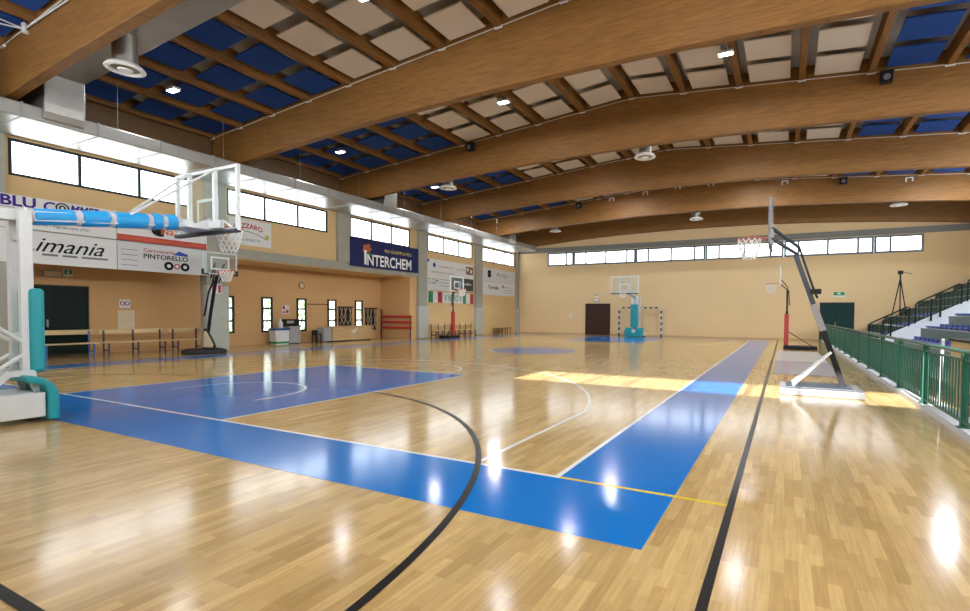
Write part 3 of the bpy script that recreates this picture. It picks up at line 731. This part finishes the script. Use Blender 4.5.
def leaning_hoop(loc, rz, label):
    """portable hoop: low base, leaning pole, board towards local +Y"""
    t = thing('portable_hoop', label, 'basketball hoop', loc, rz)
    MB().box(-.52, .52, -.66, .74, .0, .14).build('base', 'base_grey', t, bevel=.03, seg=3)
    MB().box(-.44, .44, -.50, .62, .14, .165).build('base_tray', 'steel_dark', t, bevel=.01)
    pole = [(0, -.37, .15), (0, .50, 2.72)]
    def pp(f): return (0, pole[0][1] + (pole[1][1] - pole[0][1]) * f, pole[0][2] + (pole[1][2] - pole[0][2]) * f)
    MB().tube([pp(0), pp(.5)], .05, 4, square=True).build('pole', 'black', t)
    MB().tube([pp(.42), pp(.62)], .057, 4, square=True).build('pole_sleeve', 'steel', t)
    MB().tube([pp(.6), pp(1.0)], .045, 4, square=True).build('upper_pole', 'steel_dark', t)
    m = MB()
    for s in (-1, 1): m.tube([(s * .28, .50, .17), (s * .05, pp(.26)[1], pp(.26)[2])], .028, 8)
    m.build('front_brace', 'white_paint', t)
    m = MB()
    for s in (-1, 1):
        m.tube([(s * .16, .93, 3.27), (s * .1, .58, 2.98), (s * .08, .42, 2.84)], .022, 6)
        m.tube([(s * .16, .93, 3.06), (s * .1, .46, 2.72)], .022, 6)
    m.build('arm', 'steel_dark', t)
    MB().tube([(0, .43, 2.84), (.0, .36, 2.62), (.0, .16, 2.0), (0, .10, 1.86)], .022, 6).build('lift_spring', 'black', t)
    MB().box(-.05, .05, .04, .24, 1.94, 2.04).build('lift_handle', 'black', t, bevel=.01)
    MB().box(-.12, .12, .90, .95, 2.95, 3.35).build('board_mount', 'steel', t)
    b = backboard(t, .97, 2.88, 1.2, .88, 'base_grey', et=.02)
    rim(t, .97 + .375, 3.08); net(t, 0, 1.345, 3.07, h=.40)
    return t
leaning_hoop((10.0, 6.85, 0), PI / 2, 'tall leaning portable hoop with grey base beside the green fence')

def red_hoop(loc, rz, label, padm='red_pad', bz=2.9, bl=1.25):
    t = thing('portable_hoop', label, 'basketball hoop', loc, rz)
    MB().box(-.55, .55, -bl, .12, .0, .16).build('base', 'black', t, bevel=.04)
    MB().tube([(0, 0, .16), (0, 0, 1.72)], .055, 10).build('pole', 'black', t)
    MB().box(-.10, .10, -.09, .10, .18, 1.62).build('pole_pad', padm, t, bevel=.03)
    MB().tube([(0, 0, 1.62), (0, 0, 2.74)], .04, 10).build('upper_pole', 'black', t)
    MB().tube([(0, -.06, .80), (0, -bl + .2, .16)], .02, 8).build('rear_brace', 'black', t)
    m = MB()
    for s in (-1, 1):
        m.tube([(s * .06, .27, 3.0), (s * .06, -.06, 2.66), (s * .06, -.10, 2.0)], .022, 6); m.tube([(s * .06, .27, 3.2), (s * .05, 0, 2.86), (s * .05, .0, 2.7)], .02, 6)
    m.build('arm', 'black', t)
    backboard(t, .31, bz, 1.3, .86, 'white_plain', et=.03)
    rim(t, .31 + .375, bz + .12); net(t, 0, .685, bz + .11)
    return t
red_hoop((9.42, 21.3, 0), PI / 2, 'distant hoop with red padded pole by the far right sideline')
red_hoop((-9.1, 20.75, 0), -PI / 2, 'hoop with red padded pole in front of the striped banner', bl=.66)

# black portable hoop by the first pillar
t = thing('portable_hoop', 'black portable hoop with cream side pad beside the padded pillar', 'basketball hoop', (-9.55, 6.45, 0), -PI / 2)
MB().lathe((0, 0, 0), [(.0, 0), (.66, 0), (.70, .05), (.68, .12), (.55, .17), (0, .17)], 28).build('base', 'rubber', t, smooth=True)
MB().tube([(0, .1, .12), (0, .42, 1.5), (0, .72, 2.55), (0, .82, 2.78)], .055, 10).build('pole', 'black', t)
MB().tube([(0, .02, 1.35), (0, .30, 2.2), (0, .62, 2.62)], .03, 8).build('lift_spring', 'black', t)
MB().tube([(0, .36, 1.62), (0, .40, 1.80)], .062, 10).build('height_clamp', 'white_paint', t)
m = MB()
for s in (-1, 1): m.tube([(s * .1, .72, 2.55), (s * .16, .98, 2.96)], .025, 6); m.tube([(s * .1, .62, 2.7), (s * .16, .98, 3.2)], .025, 6)
m.build('arm', 'black', t)
poly = [(.05, .17), (.72, .17), (.80, .28), (.62, .52), (.30, .86), (.16, .92), (.08, .80)]
MB().prism(poly, 0, .03, .09).build('side_pad_border', 'rubber', t, bevel=.02)
MB().prism([(.40 + (p[0] - .40) * .78, .45 + (p[1] - .45) * .80) for p in poly], 0, -.0, .115).build('side_pad', 'cream_pad', t, bevel=.02)
backboard(t, 1.0, 2.83, 1.15, .74, 'grey_mat', et=.02)
for s in (-1, 1): MB().prism([(s * .61, 2.79), (s * .61, 2.98), (s * .55, 2.98), (s * .55, 2.84), (s * .40, 2.84), (s * .40, 2.79)], 1, .97, 1.03).build('corner_guard', 'black', t)
rim(t, 1.36, 2.93, r=.21); net(t, 0, 1.36, 2.92, r=.21, h=.36)
# fire notice on the pillar pad
t = thing('fire_notice', 'small red and white fire extinguisher notice on the padded pillar', 'notice', (WX + .25, 7.22, 2.2))
MB().box(-.01, .0, -.18, .18, 0, .36).build('plate', 'plastic_white', t); m = MB().box(.0, .004, -.16, -.06, .03, .33).box(.0, .004, .06, .16, .03, .33); m.build('red_mark', 'red_ink', t)

# ------------------------------------------------------------------ handball goal at the far wall
t = thing('handball_goal', 'black and white striped handball goal against the far wall', 'goal', (0, 30.62, 0))
def striped(p0, p1, n):
    m = MB(); p0 = Vector(p0); p1 = Vector(p1)
    for k in range(n):
        m.mat(k % 2); m.tube([p0 + (p1 - p0) * k / n, p0 + (p1 - p0) * (k + 1) / n], .045, 4, square=True)
    return m
for s in (-1, 1): striped((s * 1.54, 0, 0), (s * 1.54, 0, 2.04), 10).build('post', ['black', 'white_paint'], t)
striped((-1.495, 0, 2.04), (1.495, 0, 2.04), 15).build('crossbar', ['white_paint', 'black'], t)
for s in (-1, 1): MB().tube([(s * 1.54, .03, 2.04), (s * 1.54, .30, 1.95), (s * 1.54, .48, .02)], .018, 8).build('rear_stay', 'white_paint', t)
m = MB()
for k in range(25): m.tube([(-1.5 + 3 * k / 24, .30, 1.95), (-1.5 + 3 * k / 24, .47, .03)], .002, 3, caps=False)
for k in range(16): m.tube([(-1.5, .30 + .17 * k / 15, 1.95 - 1.9 * k / 15), (1.5, .30 + .17 * k / 15, 1.95 - 1.9 * k / 15)], .002, 3, caps=False)
o = m.build('goal_net', 'net', t); o['kind'] = 'stuff'

# ------------------------------------------------------------------ benches on the left
def bench(y0, y1, x, legm, label, h=.88, legs=3, woodm='bench', seat=.46, dep=.40):
    t = thing('bench', label, 'bench', (x, y0, 0)); Ln = y1 - y0
    MB().box(-.0, dep, 0, Ln, seat - .035, seat).build('seat', woodm, t, bevel=.006)
    MB().box(-.06, -.02, 0, Ln, h - .15, h).build('backrest', woodm, t, bevel=.006)
    for k in range(legs):
        y = .12 + (Ln - .24) * k / (legs - 1)
        MB().box(-.02, .02, y - .02, y + .02, 0, h - .03).build('back_leg', legm, t)
        MB().box(dep - .06, dep - .02, y - .02, y + .02, 0, seat - .035).build('front_leg', legm, t)
        MB().box(.02, dep - .06, y - .015, y + .015, .16, .20).build('stretcher', legm, t)
bench(.2, 3.95, -11.3, 'leg_blue', 'long wooden bench with blue legs in front of the dark left door', legs=4)
bench(4.08, 5.98, -11.25, 'leg_dark', 'wooden bench with dark legs below the small wall notice')
bench(6.14, 8.0, -11.2, 'leg_dark', 'wooden bench partly behind the black portable hoop')
bench(19.95, 22.15, -10.22, 'leg_dark', 'wooden bench below the striped banner, next to the red hoop', legs=4)
bench(22.25, 24.45, -10.22, 'leg_dark', 'wooden bench below the striped banner, farther from the red hoop', legs=4)
t = thing('low_bench', 'low dark brown bench against the wall near the far corner', 'bench', (-10.1, 27.0, 0))
MB().box(0, .35, 0, 2.1, .42, .47).build('seat', 'bench_dark', t)
for k in range(2): MB().box(.02, .06, .02, 1.3, .10 + .14 * k, .17 + .14 * k).build('rail', 'bench_dark', t)
for y in (.05, .7, 1.3, 2.0):
    for x in (.03, .28): MB().box(x, x + .05, y, y + .05, 0, .42).build('leg', 'bench_dark', t)
# notice and hatch on the recessed wall
o = thing('wall_notice', 'small white prohibition notice with red rings above the wall hatch', 'notice', (RX, 5.22, 1.63))
MB().box(0, .012, 0, .34, 0, .30).build('plate', 'plastic_white', o)
for k in range(2): MB().tube([(.014, .10 + .14 * k + .06 * math.cos(a), .16 + .07 * math.sin(a)) for a in [2 * PI * j / 14 for j in range(14)]], .014, 5, closed=True).build('ring_mark', 'purple' if k else 'red_ink', o)
o = thing('wall_hatch', 'cream square hatch in the left wall under the notice', 'hatch', (RX, 5.12, .80))
MB().box(0, .015, 0, .60, 0, .78).build('frame', 'wall_recess', o); MB().box(.015, .025, .04, .56, .04, .74).build('cover', 'cream_pad', o)

# ------------------------------------------------------------------ recess furniture
t = thing('reception_counter', 'light wooden counter with white logo in the recess', 'counter', (-12.15, 13.86, 0))
MB().box(0, .55, 0, 2.7, .05, .76).build('body', 'counter', t, bevel=.01); MB().box(-.02, .58, -.03, 2.73, .76, .80).build('top', 'counter', t, bevel=.008)
MB().box(.03, .5, .05, 2.65, 0, .05).build('plinth', 'black', t)
MB().box(0, .5, -.5, -.03, .05, .74).build('side_unit', 'cabinet_grey', t)
m = MB().prism([(1.2, .42), (1.28, .42), (1.45, .62), (1.37, .62)], 0, .552, .556).prism([(1.36, .42), (1.44, .42), (1.66, .70), (1.58, .70)], 0, .552, .556); m.build('logo', 'white_ink', t)
t = thing('metal_cabinet', 'grey metal cabinet beside the white bin', 'cabinet', (-12.35, 11.58, 0))
MB().box(0, .45, 0, .62, .03, .84).build('body', 'cabinet_grey', t, bevel=.01); MB().box(.45, .465, .03, .59, .06, .81).build('door', 'cabinet_grey', t); MB().box(.465, .48, .5, .54, .4, .5).build('handle', 'steel', t)
MB().box(.02, .40, .02, .60, .0, .03).build('plinth', 'black', t)
t = thing('score_console', 'black electronic box on the grey metal cabinet', 'console', (-12.30, 11.46, .842))
MB().box(0, .32, 0, .78, .0, .06).build('foot', 'black', t); MB().box(.02, .26, 0, .80, .06, .34).build('case', 'black', t, bevel=.01); MB().box(.26, .265, .12, .5, .14, .26).build('display', 'cabinet_grey', t)
t = thing('storage_bin', 'white bin with green band and blue lid under the window', 'bin', (-12.2, 10.80, 0))
MB().prism([(.02, 0), (.66, 0), (.70, .66), (-.02, .66)], 0, 0, .45).build('body', 'plastic_white', t, bevel=.01)
MB().box(-.006, .456, .0, .68, .04, .14).build('band', 'exit_green', t); MB().box(-.03, .48, -.05, .74, .66, .76).build('lid', 'plastic_blue', t, bevel=.02)
t = thing('bottle', 'white plastic bottle standing on the blue bin lid', 'bottle', (-11.95, 11.18, .762))
MB().lathe((0, 0, 0), [(.0, 0), (.10, 0), (.11, .05), (.11, .25), (.05, .34), (.04, .38)], 16).build('body', 'plastic_white', t, smooth=True); MB().lathe((0, 0, 0), [(.045, .37), (.045, .44), (0, .44)], 12).build('cap', 'plastic_white', t)
t = thing('stool', 'small black stool left of the wooden counter', 'stool', (-11.95, 12.88, 0))
MB().box(0, .32, 0, .32, .40, .44).build('seat', 'black', t)
for x in (0, .28):
    for y in (0, .28): MB().box(x, x + .04, y, y + .04, 0, .40).build('leg', 'black', t)
MB().box(.0, .04, 0, .32, .44, .62).build('backrest', 'black', t)
t = tag(MB().tube([(-12.45, 12.36, .02), (-12.56, 12.85, 1.25)], .02, 8).build('leaning_pole', 'black'), 'thin dark pole leaning on the recess wall beside the grey cabinet', 'pole')
t = thing('wall_clock', 'round white clock high on the recess wall', 'clock', (RX, 12.82, 2.87))
MB().disc((0, 0, 0), .17, 0, 24, .03).build('case', 'grey_ink', t); MB().disc((.03, 0, 0), .12, 0, 24, .006).build('dial', 'cream_pad', t)
m = MB().box(.037, .041, -.008, .008, 0, .09).box(.037, .041, 0, .06, -.008, .008); m.build('hands', 'ink', t)
t = thing('wall_notice', 'small white notice sheet above the black electronic box', 'notice', (RX, 11.72, 1.42))
MB().box(0, .01, 0, .40, 0, .44).build('sheet', 'board_white', t); m = MB().box(.01, .014, .05, .16, .24, .40).box(.01, .014, .22, .36, .06, .2).box(.01, .014, .06, .16, .05, .14); m.build('print', 'red_ink', t)
t = thing('wall_rail', 'thin horizontal rail between two tall windows in the recess', 'rail', (RX, 13.14, 1.94))
MB().tube([(.07, 0, 0), (.07, 1.2, 0)], .018, 8).build('bar', 'black', t)
for y in (.05, 1.15): MB().box(0, .07, y - .02, y + .02, -.02, .02).build('bracket', 'black', t)
def rack(y0, y1, z0, z1, label):
    t = thing('strap_rack', label, 'rack', (RX, y0, z0)); Wd = y1 - y0; H = z1 - z0
    MB().box(0, .03, 0, Wd, 0, H).build('backing', 'dark_cloth', t)
    MB().box(0, .07, -.06, Wd + .06, H - .05, H + .02).build('rail', 'black', t)
    for k in range(6):
        y = .08 + (Wd - .16) * k / 5; dy = (.18, -.14, .1, -.2, .16, -.1)[k]
        MB().tube([(.06, y, H - .04), (.07, min(Wd - .03, max(.03, y + dy)), H * .45), (.06, min(Wd - .03, max(.03, y - dy * .6)), .06)], .018, 6).build('strap', 'rope', t)
rack(15.1, 16.0, .80, 1.84, 'dark wall rack with hanging straps between the two farther windows')
rack(17.0, 17.85, .52, 1.80, 'dark wall rack with hanging straps nearest the recess corner')
t = thing('padded_barrier', 'three red padded bars on posts in front of the recess end wall', 'barrier', (-12.35, 18.02, 0))
for x in (.02, 2.25): MB().box(x - .03, x + .03, -.03, .03, 0, 1.74 if x < 1 else 1.40).build('post', 'steel_dark', t)
for z in (.60, .92, 1.24): MB().box(.15, 2.42, -.10, -.03, z, z + .14).build('padded_bar', 'red_pad', t, bevel=.02); 
m = MB()
for z in (.62, .94, 1.26): m.box(.0, .2, -.08, -.03, z, z + .06)
m.build('bar_arm', 'steel', t)
# sockets and notices on the far wall
t = tag(MB().box(-.12, .12, -.02, 0, -.18, .18).build('wall_notice', 'board_white', loc=(-5.6, FY, 1.45)), 'small pale notice on the far wall left of the brown door', 'notice')
t = thing('wall_camera', 'small white device on the corner pillar', 'camera', (-10.1, 30.8, 1.72))
MB().box(0, .10, -.05, .05, -.06, .10).build('body', 'plastic_white', t); MB().box(.10, .14, -.03, .03, -.02, .04).build('lens', 'black', t)

# ------------------------------------------------------------------ floor mats beyond the leaning hoop
tag(MB().box(9.10, 10.62, 14.35, 19.5, .001, .012).build('floor_mat', 'grey_mat'), 'pale grey floor mat beside the black side line, farther from the leaning hoop', 'mat', 'floor mats by the fence')
tag(MB().box(9.10, 10.62, 10.1, 14.3, .001, .012).build('floor_mat', 'lilac_mat'), 'grey lilac floor mat beside the black side line, just behind the leaning hoop', 'mat', 'floor mats by the fence')

# ------------------------------------------------------------------ green fence in front of the stand
FX = 11.42
struct(MB().box(FX - .06, FX + .30, -1.0, FY, 0, .09).build('trim_3', 'stand_white'))
t = thing('spectator_fence', 'long green steel fence with close bars in front of the spectator stand', 'fence', (FX, 0, 0))
Y0, Y1 = -.05, 30.9
posts = [-.05 + 1.98 * k for k in range(16)] + [30.6]
MB().tube([(0, Y0, 1.06), (0, Y1, 1.06)], .028, 10).build('handrail', 'green_rail', t)
MB().box(-.02, .02, Y0, Y1, .94, .97).build('top_rail', 'green_rail', t); MB().box(-.02, .02, Y0, Y1, .15, .18).build('bottom_rail', 'green_rail', t)
p0 = None
for y in posts:
    if p0 is None: p0 = MB().box(-.04, .04, -.03, .03, .09, 1.05).box(-.07, .07, -.06, .06, .09, .105).build('post', 'green_rail', t, loc=(0, y, 0))
    else: o = p0.copy(); C.objects.link(o); o.location = (0, y, 0)
b0 = None; cnt = 0; far = MB()
yb = []
for a, b in zip(posts[:-1], posts[1:]):
    n_ = 15
    for k in range(1, n_): yb.append(a + (b - a) * k / n_)
for y in [q for q in yb if q > 3.0]:
    if cnt < 99:
        if b0 is None: b0 = o = MB().box(-.008, .008, -.018, .018, .18, .94).build('baluster', 'green_rail', t, loc=(0, y, 0))
        else: o = b0.copy(); C.objects.link(o); o.location = (0, y, 0)
        cnt += 1
    else: far.box(-.008, .008, y - .018, y + .018, .18, .94)
o = far.build('far_balusters', 'green_rail', t); o['kind'] = 'stuff'

# ------------------------------------------------------------------ spectator stand
def rowx(k): return 12.2 + .8 * k
def rowz(k): return .22 + .44 * k
def stand(name, label, y0, y1, n):
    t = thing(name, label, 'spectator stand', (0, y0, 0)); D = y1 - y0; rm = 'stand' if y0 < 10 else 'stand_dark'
    for k in range(n):
        MB().box(rowx(k), rowx(k + 1) if k < n - 1 else EX - .04, 0, D, .0, rowz(k)).build('riser', rm, t)
        MB().box(rowx(k) - .02, (rowx(k + 1) if k < n - 1 else EX - .04) - .02, 0, D, rowz(k), rowz(k) + .02).build('tread', 'tread', t)
    return t
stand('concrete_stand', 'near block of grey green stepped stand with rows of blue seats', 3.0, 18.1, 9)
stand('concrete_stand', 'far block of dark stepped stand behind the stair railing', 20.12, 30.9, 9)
# the stair aisle between the blocks, with the white side wall of the far block
o = thing('aisle_stair', 'pale concrete stair between the two stand blocks', 'stair', (0, 18.1, 0))
m = MB()
for k in range(17): m.box(12.25 + .4 * k, 12.25 + .4 * (k + 1), .01, 1.84, 0, max(.04, .22 * k - .35))
m.build('steps', 'stand_white', o)
m = MB().prism([(12.2, 0), (12.2, .34), (12.6, .52), (19.1, .52 + 6.5 * .545), (19.1, 0)], 1, 0, .16)
tag(m.build('side_wall', 'stand_white', loc=(0, 19.95, 0)), 'sloping white concrete side wall carrying the dark stair railing', 'low wall')
# seats
seat0 = None
def seats(k, ya, yb_, label, group):
    global seat0
    n = int((yb_ - ya) / .52)
    for i in range(n):
        y = ya + .26 + .52 * i
        if seat0 is None:
            m = MB(); prof = [(-.20, .09), (-.19, .04), (.0, .03), (.17, .045), (.20, .07), (.20, .16), (.225, .16), (.225, .06), (.19, .02), (0, .008), (-.20, .02), (-.225, .09)]
            m.prism(prof, 1, -.21, .21); seat0 = o = m.build('stadium_seat', 'seat_blue', bevel=.01, seg=1)
        else: o = seat0.copy(); C.objects.link(o)
        o.location = (rowx(k) + .30, y, rowz(k) + .02); tag(o, label, 'seat', group)
rn = ['lowest', 'second', 'third', 'fourth', 'fifth']
for k, ya in ((1, 7.2), (2, 9.6), (3, 12.6)):
    seats(k, ya, 18.0, 'blue plastic seat in the %s row of the near stand block' % rn[k], 'seats, near block, %s row' % rn[k])
for k in range(0, 4):
    seats(k, 20.4, 24.4, 'blue plastic seat in the %s row of the far block behind the railing' % rn[k], 'seats, far block, %s row' % rn[k])
# stair railing in sections on the white wall
def railing(xa, xb, label):
    t = thing('stair_railing', label, 'railing', (0, 19.90, 0), 0, 'railing sections beside the stair')
    zt = lambda x: 1.24 + (x - 12.47) * .545
    zw = lambda x: .52 + (x - 12.6) * .545
    e = .06
    MB().tube([(xa, 0, zw(xa) - .02), (xa, 0, zt(xa) - .06), (xa + e, 0, zt(xa + e)), (xb - e, 0, zt(xb - e)), (xb, 0, zt(xb) - .07), (xb, 0, zw(xb) - .02)], .026, 8).build('handrail', 'green_dark', t)
    MB().tube([(xa, 0, zt(xa) - .17), (xb, 0, zt(xb) - .17)], .016, 6).build('upper_rail', 'green_dark', t)
    MB().tube([(xa, 0, zw(xa) + .06), (xb, 0, zw(xb) + .06)], .016, 6).build('lower_rail', 'green_dark', t)
    n = int((xb - xa) / .125); b0 = None
    for k in range(1, n):
        x = xa + (xb - xa) * k / n; p = MB().tube([(x, 0, zw(x) + .06), (x, 0, zt(x) - .17)], .011, 6).build('baluster', 'green_dark', t)
    for x in (xa + .35 * (xb - xa), xb - .45 * (xb - xa)):
        MB().box(x - .03, x + .03, -.03, .03, zw(x) - .18, zt(x) - .1).build('post', 'green_dark', t)
railing(12.45, 13.78, 'dark green stair railing section lowest on the white wall')
railing(13.98, 15.40, 'dark green stair railing section in the middle of the white wall')
railing(15.58, 17.0, 'dark green stair railing section highest on the white wall')
# tripod high in the stand
t = thing('tripod', 'black tripod standing high in the stand against the far wall', 'tripod', (15.0, 28.9, 1.562))
zt = 3.15 - 1.96 + .75
for a in (0.4, 2.5, 4.6): MB().tube([(.38 * math.cos(a), .38 * math.sin(a), .02), (0, 0, 2.1)], .03, 6).build('leg', 'black', t)
MB().tube([(0, 0, 2.0), (0, 0, 2.32)], .04, 8).build('column', 'black', t); MB().box(-.12, .12, -.08, .08, 2.3, 2.5).build('head', 'black', t, bevel=.02); MB().tube([(.05, 0, 2.45), (.50, -.1, 2.3)], .014, 6).build('pan_handle', 'black', t)
# scorer's table behind the fence
t = thing('scorer_table', 'light wooden box table behind the fence at the right edge', 'table', (11.95, 5.0, 0))
MB().box(.0, .04, 0, 1.75, .30, 1.10).build('front_panel', 'counter', t); MB().box(-.03, .22, -.03, 1.78, 1.10, 1.14).build('top', 'black', t)
for y in (.05, 1.65): MB().box(.05, .20, y, y + .06, 0, 1.10).build('leg', 'counter', t)
t = tag(MB().tube([(11.62, 5.95, .12), (11.60, 5.72, 1.16)], .025, 8).build('white_rod', 'white_paint'), 'white rod leaning behind the green fence near the wooden table', 'rod')

# ------------------------------------------------------------------ camera
cx, cy, h, yaw, pitch, roll, f = 9.3315, -4.0973, 1.5001, .4575, -.03, .0079, 491.077
fw = Vector((-math.sin(yaw) * math.cos(pitch), math.cos(yaw) * math.cos(pitch), math.sin(pitch)))
rt = Vector((math.cos(yaw), math.sin(yaw), 0)); up = rt.cross(fw)
r2 = rt * math.cos(roll) + up * math.sin(roll); u2 = up * math.cos(roll) - rt * math.sin(roll)
cd = bpy.data.cameras.new('camera'); cam = bpy.data.objects.new('camera', cd); C.objects.link(cam)
mw = Matrix((( r2.x, u2.x, -fw.x, cx), (r2.y, u2.y, -fw.y, cy), (r2.z, u2.z, -fw.z, h), (0, 0, 0, 1)))
cam.matrix_world = mw
cd.sensor_fit = 'HORIZONTAL'; cd.sensor_width = 36; cd.lens = f / 970 * 36
cd.shift_x = -57.6765 / 970; cd.shift_y = 23.7507 / 970; cd.clip_start = .05; cd.clip_end = 200
bpy.context.scene.camera = cam

# ------------------------------------------------------------------ light
sd = bpy.data.lights.new('sun', 'SUN'); sd.energy = 21.0; sd.angle = math.radians(.6); sd.color = (1, .985, .97)
so = bpy.data.objects.new('sun', sd); C.objects.link(so)
el = math.atan(.512); d = Vector((.0, math.cos(el), -math.sin(el)))
so.rotation_euler = d.to_track_quat('-Z', 'Y').to_euler()
wd = bpy.data.worlds.new('world'); bpy.context.scene.world = wd; wd.use_nodes = True
n = wd.node_tree.nodes; l = wd.node_tree.links
sk = n.new('ShaderNodeTexSky'); sk.sky_type = 'NISHITA'; sk.sun_disc = False; sk.sun_elevation = el; sk.sun_rotation = PI
l.new(sk.outputs[0], n['Background'].inputs[0]); n['Background'].inputs[1].default_value = .5
sc = bpy.context.scene
sc.view_settings.view_transform = 'Standard'; sc.view_settings.look = 'None'; sc.view_settings.gamma = 1
sc.view_settings.use_curve_mapping = False; sc.view_settings.exposure = 0.2
sc.cycles.max_bounces = 10; sc.cycles.diffuse_bounces = 6; sc.cycles.glossy_bounces = 4; sc.cycles.transparent_max_bounces = 12
sc.cycles.use_denoising = True
sc.cycles.sample_clamp_indirect = 6
